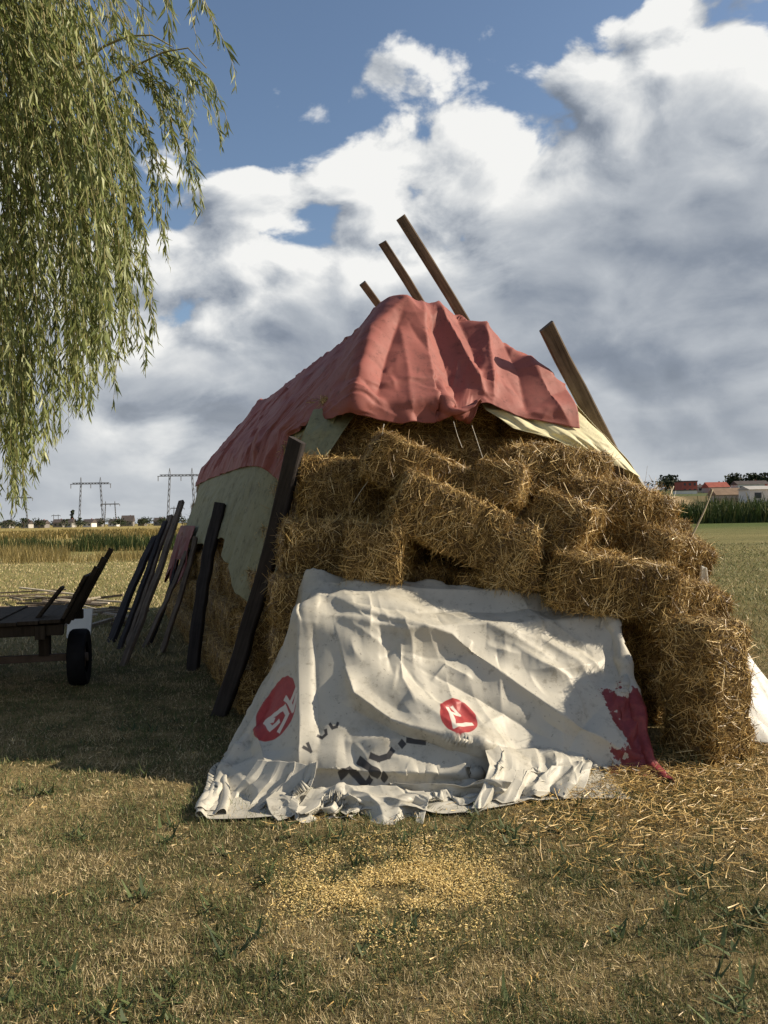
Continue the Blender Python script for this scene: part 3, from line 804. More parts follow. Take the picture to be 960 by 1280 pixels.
BAN = fold_lines(BAN, [
    ([(384, 742), (470, 772), (560, 800), (640, 858), (720, 913), (790, 948)], 0.065, 30, 9),
    ([(520, 830), (610, 880), (690, 925)], -0.035, 10, 22),
    ([(395, 727), (520, 742), (690, 744)], 0.035, 8, 10),
    ([(400, 756), (520, 768), (690, 762), (780, 772)], -0.030, 8, 10),
    ([(400, 770), (510, 792), (640, 784), (770, 775)], 0.040, 8, 14),
    ([(432, 835), (442, 872), (490, 905), (560, 927), (640, 944)], 0.075, 22, 6),
    ([(440, 885), (500, 918), (580, 940)], -0.030, 5, 12),
    ([(382, 735), (377, 820), (378, 900), (374, 965)], 0.045, 10, 10),
    ([(392, 780), (395, 860), (400, 930)], -0.030, 10, 10),
    ([(395, 962), (460, 968), (540, 970), (630, 972)], 0.060, 26, 4),
    ([(640, 940), (652, 970), (664, 1000)], 0.055, 8, 10),
    ([(680, 950), (700, 970), (690, 985)], 0.045, 8, 8),
    ([(790, 776), (782, 830), (772, 900)], 0.045, 9, 12),
    ([(500, 800), (503, 850), (520, 880)], 0.022, 6, 8),
    ([(560, 765), (640, 800), (690, 830)], 0.025, 10, 10),
    ([(540, 850), (556, 830), (590, 850)], 0.025, 7, 9),
    ([(670, 800), (720, 830), (750, 880)], 0.028, 9, 9),
    ([(548, 888), (575, 880), (600, 912)], 0.030, 7, 9),
    ([(590, 930), (620, 950), (628, 970)], 0.030, 7, 7),
    ([(320, 900), (335, 960), (360, 1000)], 0.040, 10, 14)], 5.9, np.clip((1.70-tb_)/0.08, 0.3, 1))

def m_banner(t, bs):
    c0 = m_tarp((0.53, 0.50, 0.42), (0.38, 0.35, 0.28), 0.40, 0.4, 0.5)(t, bs)
    uvn = t.node('ShaderNodeUVMap'); x, y, _ = t.sep(uvn.outputs[0])
    # links of the plain cloth colour
    tcn = t.node('ShaderNodeTexCoord')
    nz = t.noise(tcn.outputs['Object'], 7.0, 5, 0.6); nw = t.noise(tcn.outputs['Object'], 30.0, 4, 0.65)
    def seg(a, b, wd):
        ax, ay = a; bx, by = b; vx, vy = bx-ax, by-ay; L2 = vx*vx+vy*vy
        px = t.math('SUBTRACT', x, ax); py = t.math('SUBTRACT', y, ay)
        L_ = math.sqrt(L2); ux, uy = vx/L_, vy/L_
        al = t.math('ADD', t.math('MULTIPLY', px, ux), t.math('MULTIPLY', py, uy))
        pe = t.math('SUBTRACT', t.math('MULTIPLY', py, ux), t.math('MULTIPLY', px, uy))
        da = t.math('SUBTRACT', t.math('ABSOLUTE', t.math('SUBTRACT', al, L_/2)), L_/2+wd*0.8)
        return t.math('MAXIMUM', da, t.math('SUBTRACT', t.math('ABSOLUTE', pe), wd))
    def union(lst):
        r_ = lst[0]
        for q in lst[1:]: r_ = t.math('MINIMUM', r_, q)
        return r_
    def inside(dist, soft=0.003): return t.step(dist, soft, -soft)
    def disc(cx, cy, r):
        return t.math('SUBTRACT', t.math('SQRT', t.math('ADD', t.math('POWER', t.math('SUBTRACT', x, cx), 2.0), t.math('POWER', t.math('SUBTRACT', y, cy), 2.0))), r)
    def glyphs(strokes, ox, oy, sc, rot, wd):
        ca, sa = math.cos(rot), math.sin(rot)
        tr = lambda q: (ox+sc*(q[0]*ca-q[1]*sa), oy+sc*(q[0]*sa+q[1]*ca))
        return union([seg(tr(a), tr(b), wd) for a, b in strokes])
    col = c0
    redp = t.ramp(nw, [(0.3, (0.30, 0.035, 0.04)), (0.7, (0.42, 0.055, 0.05))])
    darkred = t.ramp(nw, [(0.3, (0.16, 0.025, 0.03)), (0.7, (0.27, 0.05, 0.05))])
    # big red worn field at the right end
    edge = t.math('ADD', t.math('ADD', t.math('SUBTRACT', 1.50, x), t.math('MULTIPLY', t.math('SUBTRACT', nz, 0.5), 0.5)), t.math('MULTIPLY', t.math('SUBTRACT', nw, 0.5), 0.12))
    low = t.math('SUBTRACT', 0.62, y)
    fld = inside(t.math('MAXIMUM', edge, t.math('ADD', low, t.math('MULTIPLY', t.math('SUBTRACT', nz, 0.5), 0.4))), 0.004)
    col = t.mix(fld, col, darkred)
    for (cx, cy), r in LOGOS:
        col = t.mix(inside(disc(cx, cy, r)), col, redp)
    for strokes, wd, paint in LETTERS:
        col = t.mix(t.math('MULTIPLY', inside(union([seg(a_, b_, wd) for a_, b_ in strokes])), 0.95), col, paint)
    t.l.new(col, bs.inputs['Base Color'])
def cloth_map(px, py, rad=0.17):
    """affine map from photo pixels to cloth coordinates around one spot of the sheet"""
    pts = BAN.reshape(-1, 3); D_ = np.linspace(4.2, 5.9, 600); ry = ray(px, py)
    hit = [q_ for q_ in D_ if CAM_H+ry.z/ry.y*q_ < hf_pile(np.array([ry.x/ry.y*q_]), np.array([q_]))[0][0]+0.02]
    pc = np.array(P(px, py, hit[0] if hit else 4.7))
    k = np.where(np.linalg.norm(pts-pc, axis=1) < rad)[0]; pr = project(pts)
    t0 = np.percentile(tb_.ravel()[k], 30); k = k[np.abs(tb_.ravel()[k]-t0) < 0.25]
    A = np.c_[pr[k]-[px, py], np.ones(len(k))]
    ms = np.linalg.lstsq(A, np.c_[sb_.ravel()[k], tb_.ravel()[k]], rcond=None)[0]
    ms[:2] = np.clip(ms[:2], -0.012, 0.012)
    return lambda x, y: tuple(np.array([x-px, y-py, 1.0]) @ ms)
def traced(centre, lines, wd, paint):
    f = cloth_map(*centre); st = []
    for ln in lines:
        for a_, b_ in zip(ln[:-1], ln[1:]): st.append((f(*a_), f(*b_)))
    return (st, wd, paint)
z3 = lambda x, y: (270+x/4.8, 830+y/4.8)
z4 = lambda x, y: (420+x/4.364, 860+y/4.364)
INK = (0.035, 0.033, 0.035); WHITE_INK = (0.66, 0.62, 0.54)
LOGOS = [(cloth_map(346, 888)(346, 888), 0.19), (cloth_map(572, 899)(572, 899), 0.125)]
LG, AG, BG, CG, DG = (349, 888), (572, 899), (470, 955), (402, 918), (480, 1000)
LETTERS = [
    traced(LG, [[z3(345, 340), z3(300, 345), z3(410, 262), z3(425, 300), z3(378, 400)], [z3(300, 345), z3(335, 395), z3(372, 350)]], 0.016, WHITE_INK),
    traced(LG, [[z3(420, 210), z3(445, 240), z3(490, 160)], [z3(445, 240), z3(458, 275), z3(490, 190)]], 0.014, WHITE_INK),
    traced(AG, [[z4(600, 125), z4(640, 230), z4(735, 215)], [z4(625, 115), z4(665, 160), z4(615, 150)]], 0.012, WHITE_INK),
    traced(BG, [[z4(28, 470), z4(72, 440), z4(155, 520)], [z4(130, 390), z4(222, 470)], [z4(181, 498), z4(185, 502)], [z4(260, 483), z4(264, 487)], [z4(358, 301), z4(362, 305)]], 0.021, INK),
    traced(BG, [[z4(195, 375), z4(235, 390), z4(285, 375), z4(305, 345)], [z4(395, 278), z4(480, 282)]], 0.017, INK),
    traced(CG, [[z3(685, 362), z3(700, 385), z3(725, 378), z3(732, 358)], [z3(608, 428), z3(635, 440), z3(660, 420), z3(656, 395)], [z3(530, 500), z3(568, 525), z3(550, 478)]], 0.009, INK),
    traced(DG, [[z4(180, 580), z4(260, 600), z4(350, 640)], [z4(150, 655), z4(190, 622)]], 0.020, INK)]
M_banner = material('white_banner_print', m_banner)
ban = sheet('white_banner', BAN, M_banner, uv=np.stack([sb_, tb_], -1), crumple=1.0, cell=0.007, subdiv=0, thickness=0.0025,  label='crumpled white banner sheet with red logos and black lettering over the low bales', category='banner')
def ground_fold(rows, seed, crum=1.5, n=90, m=44, lift=0.0):
    """a bunched piece of the sheet on the ground: rows of ((left px, py, z), (right px, py, z)) from back to front"""
    r = np.random.default_rng(seed); Pq = np.zeros((n, m, 3))
    for j in range(m):
        f = j/(m-1)*(len(rows)-1); i = min(int(f), len(rows)-2); a_ = f-i
        A = G(*rows[i][0])*(1-a_)+G(*rows[i+1][0])*a_; B = G(*rows[i][1])*(1-a_)+G(*rows[i+1][1])*a_
        for k in range(n):
            q = A.lerp(B, k/(n-1)); Pq[k, j] = (q.x, q.y, q.z)
    K, J = np.meshgrid(np.linspace(0, 1, n), np.linspace(0, 1, m), indexing='ij')
    # sharp standing folds running towards the camera, at uneven spacing
    kn = np.sort(r.uniform(0, 1, 9)); hv = r.uniform(-1, 1, 9); hv[::2] = np.abs(hv[::2]); hv[1::2] = -np.abs(hv[1::2])
    zz_ = np.interp(K+0.10*(J-0.5)*r.normal()+0.05*np.sin(J*7+seed), np.r_[0, kn, 1], np.r_[0, hv, 0])
    fade = np.clip(np.minimum(K, 1-K)*9, 0.2, 1)
    Pq[..., 2] += zz_*0.032*fade*(0.35+0.65*J); Pq[..., 1] -= zz_*0.030*fade*J
    Pq[..., 1] += (np.interp(K, np.linspace(0, 1, 12), r.uniform(-1, 1, 12)))*0.05*J
    Pq[..., 2] = np.maximum(Pq[..., 2], 0.010+0.004*(seed % 5))
    du = np.linalg.norm(Pq[-1, 0]-Pq[0, 0])/n
    for _ in range(1): Pq = upsample(Pq)
    uu, vv = np.meshgrid(np.arange(Pq.shape[0])*du/2-12.0, np.arange(Pq.shape[1])*du/2+0.3, indexing='ij')
    return sheet('ground_fold', Pq, M_banner, uv=np.stack([uu, vv], -1), crumple=crum, cell=du/2, dens=60, cseed=seed, subdiv=0, thickness=0.0025, parent=ban)
ground_fold([((345, 984, .09), (530, 986, .08)), ((332, 996, .09), (538, 996, .08)), ((336, 1008, .05), (534, 1006, .05)), ((348, 1022, .015), (528, 1027, .015))], 1)
ground_fold([((440, 982, .09), (640, 978, .10)), ((445, 992, .05), (632, 988, .06)), ((450, 1000, .025), (612, 998, .02)), ((470, 1008, .012), (600, 1004, .012))], 2)
ground_fold([((606, 930, .24), (735, 938, .12)), ((612, 955, .19), (740, 955, .11)), ((602, 985, .09), (734, 976, .06)), ((588, 1010, .015), (726, 992, .015))], 3)
ground_fold([((322, 950, .18), (392, 950, .24)), ((307, 974, .10), (386, 980, .13)), ((292, 990, .04), (368, 1002, .06)), ((281, 1001, .015), (346, 1020, .015))], 4)
ground_fold([((690, 932, .10), (775, 944, .06)), ((700, 950, .06), (788, 955, .03)), ((712, 966, .02), (784, 963, .015))], 5, 1.0)
ground_fold([((388, 986, .09), (462, 988, .08)), ((378, 1000, .05), (458, 1000, .05)), ((370, 1010, .03), (452, 1010, .03)), ((362, 1018, .02), (448, 1016, .018))], 6)
print('cloth', time.time()-T0)

# ------------------------------------------------------------------ beams
def beam(name, a, b, wd, th, mat, label, group=None, seed=0, cat='timber'):
    a = Vector(a); b = Vector(b); L = (b-a).length; r = random.Random(seed)
    bm = bmesh.new(); nseg = 12; rings = []; bow = r.uniform(-0.045, 0.045)
    for k in range(nseg+1):
        z = L*k/nseg; bw = math.sin(math.pi*k/nseg)*bow; ox = r.uniform(-1, 1)*0.007+bw; oy = r.uniform(-1, 1)*0.007+bw*0.5
        w2 = wd/2*(1+r.uniform(-.05, .05)); t2 = th/2*(1+r.uniform(-.06, .06)); c = min(w2, t2)*0.22
        pts = [(w2, t2-c), (w2-c, t2), (-w2+c, t2), (-w2, t2-c), (-w2, -t2+c), (-w2+c, -t2), (w2-c, -t2), (w2, -t2+c)]
        tilt = 0
        if k == nseg: tilt = r.uniform(-.25, .25)
        rings.append([bm.verts.new((x+ox, y+oy, z+x*tilt)) for x, y in pts])
    for k in range(nseg):
        for i in range(8):
            bm.faces.new((rings[k][i], rings[k][(i+1) % 8], rings[k+1][(i+1) % 8], rings[k+1][i]))
    bm.faces.new(rings[0][::-1]); bm.faces.new(rings[-1])
    me = bpy.data.meshes.new(name); bm.to_mesh(me); bm.free()
    o = obj(name, me, mat, label=label, category=cat)
    if group: o['group'] = group
    o.location = a
    z = (b-a).normalized(); x = z.cross(Vector((0.2, 1, 0))).normalized(); y = z.cross(x)
    o.rotation_euler = Matrix((x, y, z)).transposed().to_euler()
    return o
def lean(px0, py0, D, pxt, pyt, dD):
    """foot on the ground at a pixel, top at another pixel a little deeper"""
    g = G(px0, py0); return g, P(pxt, pyt, g.y+dD)
def wall_beam(n, foot, top, v, wd, th, mat, label, seed):
    g = G(*foot)
    # the top touches the leaning side wall: intersect the pixel ray with the wall plane
    best = None
    for D in np.linspace(g.y-0.6, g.y+2.2, 150):
        q = P(*top, D); uvq = np.linalg.solve(np.array([[SC[0], SA[0]], [SC[1], SA[1]]]), np.array(q)[:2]-SO)
        e = abs(uvq[0]-(u_left(max(q.z, 0))-0.07-wd*0.3))
        if best is None or e < best[0]: best = (e, q)
    return beam(n, g-Vector((0, 0, 0.03)), best[1], wd, th, mat, label, None, seed)
beam('leaning_timber', G(274, 893)-Vector((0, 0, 0.03)), P(372, 550, 6.22), 0.125, 0.10, M_beamd, 'thickest dark beam leaning at the front corner of the stack', None, 1)
wall_beam('leaning_timber', (241, 838), (276, 630), 0, 0.13, 0.09, M_beamd, 'dark beam with square top leaning over the pale green tarpaulin', 2)
wall_beam('leaning_timber', (200, 817), (245, 672), 0, 0.06, 0.05, M_beam, 'thin brown pole leaning on the shaded wall below the torn hem', 3)
wall_beam('leaning_timber', (152, 833), (227, 627), 0, 0.075, 0.06, M_beam, 'longest thin leaning pole with its top above the far corner', 4)
wall_beam('leaning_timber', (158, 806), (213, 645), 0, 0.10, 0.05, M_beam, 'brown board leaning with a sunlit edge near the far corner', 5)
wall_beam('leaning_timber', (138, 803), (194, 672), 0, 0.12, 0.07, M_beamd, 'short dark beam leaning outermost towards the wagon', 6)
wall_beam('leaning_timber', (178, 810), (233, 690), 0, 0.06, 0.04, M_beam, 'thin lath leaning between the pole and the board at the far corner', 7)

wall_beam('leaning_timber', (186, 806), (222, 700), 0, 0.05, 0.05, M_beamd, 'short dark pole leaning beside the maroon tarpaulin', 8)
wall_beam('leaning_timber', (148, 812), (206, 652), 0, 0.07, 0.05, M_beamd, 'dark pole leaning between the outermost beam and the brown board', 9)
def over_beam(top, mid, D1, D2, wd, th, label, seed):
    a = P(*top, D1); b = P(*mid, D2); dv = (b-a); foot = b+dv*(b.z/-dv.z)
    return beam('propping_timber', foot-Vector((0, 0, 0.02)), a, wd, th, M_beam, label, None, seed)
over_beam((501, 271), (568, 380), 8.5, 8.8, 0.11, 0.10, 'tallest wooden beam sticking up above the red ridge', 11)
over_beam((478, 303), (525, 378), 9.7, 10.0, 0.105, 0.09, 'middle wooden beam sticking up above the red ridge', 12)
over_beam((453, 354), (483, 396), 10.9, 11.15, 0.10, 0.09, 'shortest wooden beam sticking up above the red ridge', 13)
over_beam((682, 408), (745, 535), 7.35, 7.65, 0.15, 0.10, 'broad wooden beam propped on the cream tarpaulin slope', 14)
print('beams', time.time()-T0)

# ------------------------------------------------------------------ small things on and around the stack
def tube(name, pts, rad, mat, parent=None, sides=5, **props):
    pts = [Vector(q) for q in pts]; V = []; Q = []
    for k, q in enumerate(pts):
        tdir = (pts[min(k+1, len(pts)-1)]-pts[max(k-1, 0)]).normalized()
        a = tdir.cross(Vector((0.31, 0.82, 0.47))).normalized(); b = tdir.cross(a)
        r = rad(k/(len(pts)-1)) if callable(rad) else rad
        for j in range(sides):
            an = 2*math.pi*j/sides; V.append(q+(a*math.cos(an)+b*math.sin(an))*r)
    for k in range(len(pts)-1):
        for j in range(sides):
            Q.append((k*sides+j, k*sides+(j+1) % sides, (k+1)*sides+(j+1) % sides, (k+1)*sides+j))
    me = bpy.data.meshes.new(name); me.from_pydata(V, [], Q+[tuple(range(sides))[::-1], tuple(range((len(pts)-1)*sides, len(pts)*sides))]); me.update()
    me.polygons.foreach_set('use_smooth', np.ones(len(me.polygons), bool))
    return obj(name, me, mat, parent, **props)
def pxcurve(pts, D0, D1, n=14, sag=0.0):
    out_ = []
    for k in range(n):
        f = k/(n-1)*(len(pts)-1); i = min(int(f), len(pts)-2); a = f-i
        px = pts[i][0]*(1-a)+pts[i+1][0]*a; py = pts[i][1]*(1-a)+pts[i+1][1]*a
        out_.append(P(px, py, D0+(D1-D0)*k/(n-1)))
    return out_
M_string = simple('pale_string', (0.62, 0.58, 0.48), 0.7, 0.2)
tube('hanging_string', pxcurve([(480, 530), (474, 560), (465, 595), (452, 612), (442, 628)], 5.95, 6.12), 0.0028, M_string,
     label='long pale string hanging down the shaded bales from the red hem', category='string')
tube('hanging_string', pxcurve([(567, 527), (572, 545), (578, 560)], 6.2, 6.1), 0.0022, M_string,
     label='short pale string hanging right beside the knot in the red hem', category='string')
tube('hanging_string', pxcurve([(590, 532), (598, 556), (606, 580)], 6.25, 6.15), 0.0022, M_string,
     label='thin pale string hanging below the scalloped cream fold', category='string')
tube('dry_stalk', pxcurve([(891, 612), (880, 640), (862, 676)], 6.3, 6.2), lambda f: 0.004+0.005*f, M_straw and simple('stalk', (0.40, 0.34, 0.22), 0.7),
     label='single dry stalk sticking up from the frayed bale end', category='stalk')
tube('dry_stalk', pxcurve([(842, 608), (838, 618), (832, 630)], 6.4, 6.3), 0.005, simple('stalk_pale', (0.45, 0.38, 0.25), 0.7),
     label='short dry stalk rising behind the shaggy sunlit bale', category='stalk')

# scalloped cream fold under the red hem, front
def px_sheet(name, rows, mat, label, cat, n=46, rip=0.02, seed=1, rfreq=9.0, parent=None):
    """rows: list of (left pixel, right pixel, depth left, depth right), top to bottom"""
    m = 40; Pq = np.zeros((n, m, 3))
    for j in range(m):
        f = j/(m-1)*(len(rows)-1); i = min(int(f), len(rows)-2); a = f-i; a = a*a*(3-2*a)*0.5+a*0.5
        A = P(*rows[i][0], rows[i][2])*(1-a)+P(*rows[i+1][0], rows[i+1][2])*a
        B = P(*rows[i][1], rows[i][3])*(1-a)+P(*rows[i+1][1], rows[i+1][3])*a
        for k in range(n):
            t_ = k/(n-1)
            q = A*(1-t_)+B*t_
            Pq[k, j] = (q.x, q.y, q.z)
    K, J = np.meshgrid(np.linspace(0, 1, n), np.linspace(0, 1, m), indexing='ij')
    wv = (fbm(K*rfreq+seed, J*1.6, seed, 3)-0.5)*2*rip*(0.3+J)
    Pq[..., 1] -= wv*1.4; Pq[..., 2] += wv*0.35
    if parent is not None: return sheet(name, Pq, mat, crumple=0.4, parent=parent)
    return sheet(name, Pq, mat, crumple=0.3, label=label, category=cat)
px_sheet('cream_flap', [((598, 500), (712, 505), 7.15, 7.45), ((608, 512), (735, 525), 7.0, 7.25), ((642, 535), (770, 557), 6.96, 7.18), ((690, 549), (802, 596), 6.96, 7.2)],
         M_cream, 'scalloped cream cloth flap hanging out under the knotted red hem', 'tarpaulin', rip=0.05, seed=4, rfreq=6)
px_sheet('corner_flap', [((392, 512), (448, 512), 6.95, 6.90), ((380, 540), (430, 538), 6.74, 6.66), ((364, 575), (408, 572), 6.60, 6.52), ((352, 612), (380, 608), 6.52, 6.46), ((344, 642), (352, 640), 6.48, 6.44)], M_palegreen, '', '', rip=0.03, seed=6, rfreq=4, parent=pg)
M_whitecloth = material('white_sheet', m_tarp((0.72, 0.70, 0.64), (0.55, 0.52, 0.45), 0.4, 0.45))
px_sheet('white_sheet_end', [((876, 707), (884, 710), 6.0, 6.05), ((870, 738), (889, 743), 6.1, 6.15), ((880, 770), (908, 775), 6.1, 6.15), ((890, 820), (942, 826), 5.9, 6.0), ((890, 880), (985, 880), 5.5, 5.75), ((900, 925), (1040, 935), 5.45, 5.65)],
         M_whitecloth, 'narrow white sheet end hanging down behind the upright bale', 'sheet', rip=0.03, seed=9, rfreq=2.2)
M_maroon = material('maroon_tarpaulin', m_tarp((0.20, 0.045, 0.04), (0.14, 0.04, 0.035), 0.5, 0.3))
qf = [S(-0.02+0.0, 0, 0)]
Pm = np.zeros((24, 30, 3))
for k in range(24):
    for j in range(30):
        v_ = 5.0+2.2*k/23; z_ = 1.55-0.95*j/29*(0.75+0.25*math.sin(k*0.7))
        q = S(u_left(z_)-0.10-0.05*math.sin(k*1.1+j*0.2)*j/29, v_, z_); Pm[k, j] = (q.x, q.y, q.z)
sheet('maroon_tarpaulin', Pm, M_maroon, crumple=0.5, label='dark maroon tarpaulin piece hanging low at the far end of the shaded wall', category='tarpaulin')

# ------------------------------------------------------------------ farm wagon
def boxmesh(bm, c, size, rot=None, bev=0.0):
    r = bmesh.ops.create_cube(bm, size=1.0)
    vs = r['verts']
    for v in vs:
        v.co = Vector((v.co.x*size[0], v.co.y*size[1], v.co.z*size[2]))
        if rot is not None: v.co = rot @ v.co
        v.co += Vector(c)
    return vs
def box(name, c, size, mat, parent=None, rot=None, bev=0.004, **props):
    bm = bmesh.new(); boxmesh(bm, (0, 0, 0), size, None)
    if bev: bmesh.ops.bevel(bm, geom=bm.edges[:], offset=min(bev, min(size)*0.3), segments=1, affect='EDGES')
    me = bpy.data.meshes.new(name); bm.to_mesh(me); bm.free()
    o = obj(name, me, mat, parent, **props); o.location = c
    if rot is not None: o.rotation_euler = rot.to_euler()
    return o
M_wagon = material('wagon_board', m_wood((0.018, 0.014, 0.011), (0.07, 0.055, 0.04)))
M_rubber = simple('tyre_rubber', (0.012, 0.012, 0.013), 0.8, 0.12)
M_iron = simple('rusty_iron', (0.10, 0.07, 0.05), 0.7, 0.3)
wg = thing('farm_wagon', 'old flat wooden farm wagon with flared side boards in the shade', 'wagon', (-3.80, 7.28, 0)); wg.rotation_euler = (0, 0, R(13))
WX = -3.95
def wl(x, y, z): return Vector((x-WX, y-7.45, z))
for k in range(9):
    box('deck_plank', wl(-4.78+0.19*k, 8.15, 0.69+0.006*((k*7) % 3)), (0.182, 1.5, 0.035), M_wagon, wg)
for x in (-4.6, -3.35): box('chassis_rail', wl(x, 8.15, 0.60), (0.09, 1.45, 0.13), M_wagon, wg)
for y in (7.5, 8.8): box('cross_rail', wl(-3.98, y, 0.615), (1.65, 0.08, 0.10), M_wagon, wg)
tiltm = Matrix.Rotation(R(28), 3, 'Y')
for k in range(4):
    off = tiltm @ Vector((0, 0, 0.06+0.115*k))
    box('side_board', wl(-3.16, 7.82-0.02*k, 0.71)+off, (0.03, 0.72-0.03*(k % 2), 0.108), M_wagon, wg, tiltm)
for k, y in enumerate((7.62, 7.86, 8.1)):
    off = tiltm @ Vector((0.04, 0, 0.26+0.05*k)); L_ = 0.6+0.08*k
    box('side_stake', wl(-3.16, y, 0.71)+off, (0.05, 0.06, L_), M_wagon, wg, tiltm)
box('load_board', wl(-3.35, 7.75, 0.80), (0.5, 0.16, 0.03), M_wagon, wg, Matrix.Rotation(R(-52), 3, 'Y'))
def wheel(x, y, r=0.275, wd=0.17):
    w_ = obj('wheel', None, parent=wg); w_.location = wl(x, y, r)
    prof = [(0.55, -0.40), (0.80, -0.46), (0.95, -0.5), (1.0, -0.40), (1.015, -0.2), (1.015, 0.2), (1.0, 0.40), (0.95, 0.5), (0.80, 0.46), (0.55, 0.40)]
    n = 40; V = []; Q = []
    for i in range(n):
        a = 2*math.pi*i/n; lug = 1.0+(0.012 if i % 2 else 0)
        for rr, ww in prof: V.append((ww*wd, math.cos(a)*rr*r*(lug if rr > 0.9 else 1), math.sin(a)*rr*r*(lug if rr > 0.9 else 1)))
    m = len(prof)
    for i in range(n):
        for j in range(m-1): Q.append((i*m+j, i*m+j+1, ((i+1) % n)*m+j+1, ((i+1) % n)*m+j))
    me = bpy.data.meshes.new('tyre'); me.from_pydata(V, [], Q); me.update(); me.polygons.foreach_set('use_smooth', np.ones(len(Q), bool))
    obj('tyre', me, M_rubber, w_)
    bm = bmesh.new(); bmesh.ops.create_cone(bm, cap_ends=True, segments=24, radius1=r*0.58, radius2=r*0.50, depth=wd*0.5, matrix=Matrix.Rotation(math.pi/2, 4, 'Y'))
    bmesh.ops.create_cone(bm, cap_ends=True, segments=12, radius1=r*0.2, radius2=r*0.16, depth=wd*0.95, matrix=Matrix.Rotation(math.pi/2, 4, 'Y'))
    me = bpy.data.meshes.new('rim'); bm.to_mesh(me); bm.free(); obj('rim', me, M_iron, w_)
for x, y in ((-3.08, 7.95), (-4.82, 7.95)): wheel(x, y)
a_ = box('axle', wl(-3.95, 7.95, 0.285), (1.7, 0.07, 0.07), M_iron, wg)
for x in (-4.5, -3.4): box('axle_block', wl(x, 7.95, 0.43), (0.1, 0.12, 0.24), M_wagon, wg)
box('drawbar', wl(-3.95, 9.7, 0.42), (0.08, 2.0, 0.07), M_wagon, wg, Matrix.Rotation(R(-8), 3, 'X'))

M_whiteboard = simple('white_board', (0.78, 0.76, 0.70), 0.6, 0.3, 0.06, 5)
wbp = G(100, 797)
box('white_board', wbp+Vector((0, 0, 0.20)), (0.33, 0.03, 0.42), M_whiteboard, None, Matrix.Rotation(R(4), 3, 'Z') @ Matrix.Rotation(R(-10), 3, 'X') @ Matrix.Rotation(R(3), 3, 'Y'),
    label='small white board standing behind the wagon wheel', category='board')
rp = random.Random(12)
M_wood_scrap = [M_plank, material('pale_scrap', m_wood((0.30, 0.25, 0.18), (0.62, 0.54, 0.42))), M_beam]
for k in range(34):
    px = rp.uniform(5, 165); py = rp.uniform(752, 788) if px > 90 else rp.uniform(748, 765)
    g = G(px, py); L_ = rp.uniform(0.3, 0.9) if px > 90 else rp.uniform(0.7, 1.9); an = rp.gauss(0.0, 0.35 if px < 90 else 0.7)
    z_ = rp.uniform(0.03, 0.16)
    rot = Matrix.Rotation(an, 3, 'Z') @ Matrix.Rotation(rp.uniform(-.12, .12), 3, 'Y')
    longp = L_ > 0.85
    box('scrap_plank' if longp else 'firewood_stick', g+Vector((0, 0, z_)), (L_, rp.uniform(0.03, 0.10), rp.uniform(0.02, 0.05)), rp.choice(M_wood_scrap), None, rot,
        label='long weathered plank in the scrap wood heap behind the wagon' if longp else 'short broken piece of wood in the scrap heap beyond the wagon',
        category='plank' if longp else 'wood piece', group='planks in the scrap wood heap' if longp else 'broken pieces in the scrap wood heap')

# ------------------------------------------------------------------ weeping willow at the left
wr = np.random.default_rng(21)
wt = thing('willow_tree', 'weeping willow with long hanging leafy branches', 'tree', (-4.9, 5.9, 0))
WO = Vector((-4.9, 5.9, 0))
M_bark = simple('willow_bark', (0.13, 0.10, 0.07), 0.9, 0.15, 0.4, 9, 0, 0.8)
M_twig = simple('willow_twig', (0.22, 0.19, 0.07), 0.6, 0.3)
tube('trunk', [Vector((0.25*math.sin(k*0.5)*0.3, 0.05*k*0.3, 4.2*k/11)) for k in range(12)], lambda f: 0.34-0.14*f, M_bark, wt, 14)
limb_ends = [(-2.2, 5.2, 6.3), (-2.6, 4.3, 6.1), (-3.0, 6.6, 6.6), (-6.8, 5.2, 6.4), (-5.4, 7.9, 6.6), (-4.2, 3.9, 6.2), (-1.8, 5.9, 5.4)]
for e in limb_ends:
    e = Vector(e)-WO; s0 = Vector((0.05, 0.05, 3.6+0.3*random.random()))
    pts = []
    for k in range(12):
        f = k/11; q = s0.lerp(e, f); q.z += 0.7*math.sin(f*math.pi*0.85); q += Vector((random.gauss(0, .03), random.gauss(0, .03), 0)); pts.append(q)
    tube('limb', pts, lambda f: 0.13*(1-f)+0.018, M_bark, wt, 9)
strands = []
env_x = [-420, -150, 0, 30, 60, 90, 120, 150, 192]; env_y = [660, 665, 655, 640, 585, 535, 510, 478, 440]
def strand(tip, top, curl=0.0, n=26):
    """from the hanging tip up to where it leaves the limb"""
    t_ = np.linspace(0, 1, n)[:, None]; tip = np.array(tip); top = np.array(top)
    hx = tip+(top-tip)*np.concatenate([t_**2.1, t_**2.1, t_], 1)
    hx[:, 0] += 0.05*np.sin(t_[:, 0]*6+wr.uniform(0, 6))*(0.3+t_[:, 0]); hx[:, 1] += 0.05*np.sin(t_[:, 0]*5+wr.uniform(0, 6))
    return hx
for k in range(600):
    px = wr.uniform(-330, 188); D = wr.uniform(4.3, 6.6)
    e = np.interp(px, env_x, env_y)
    py = e-abs(wr.normal())*(70 if k % 2 else 230)-(20 if px > 120 else 0)*wr.random()
    q = P(px, py, D)
    top = Vector((q.x-wr.uniform(0.15, 0.9)-max(0, px-100)*0.006, q.y+wr.normal()*0.25, max(wr.uniform(4.9, 6.4), q.z+0.8)))
    strands.append((strand(q, top), 1.0))
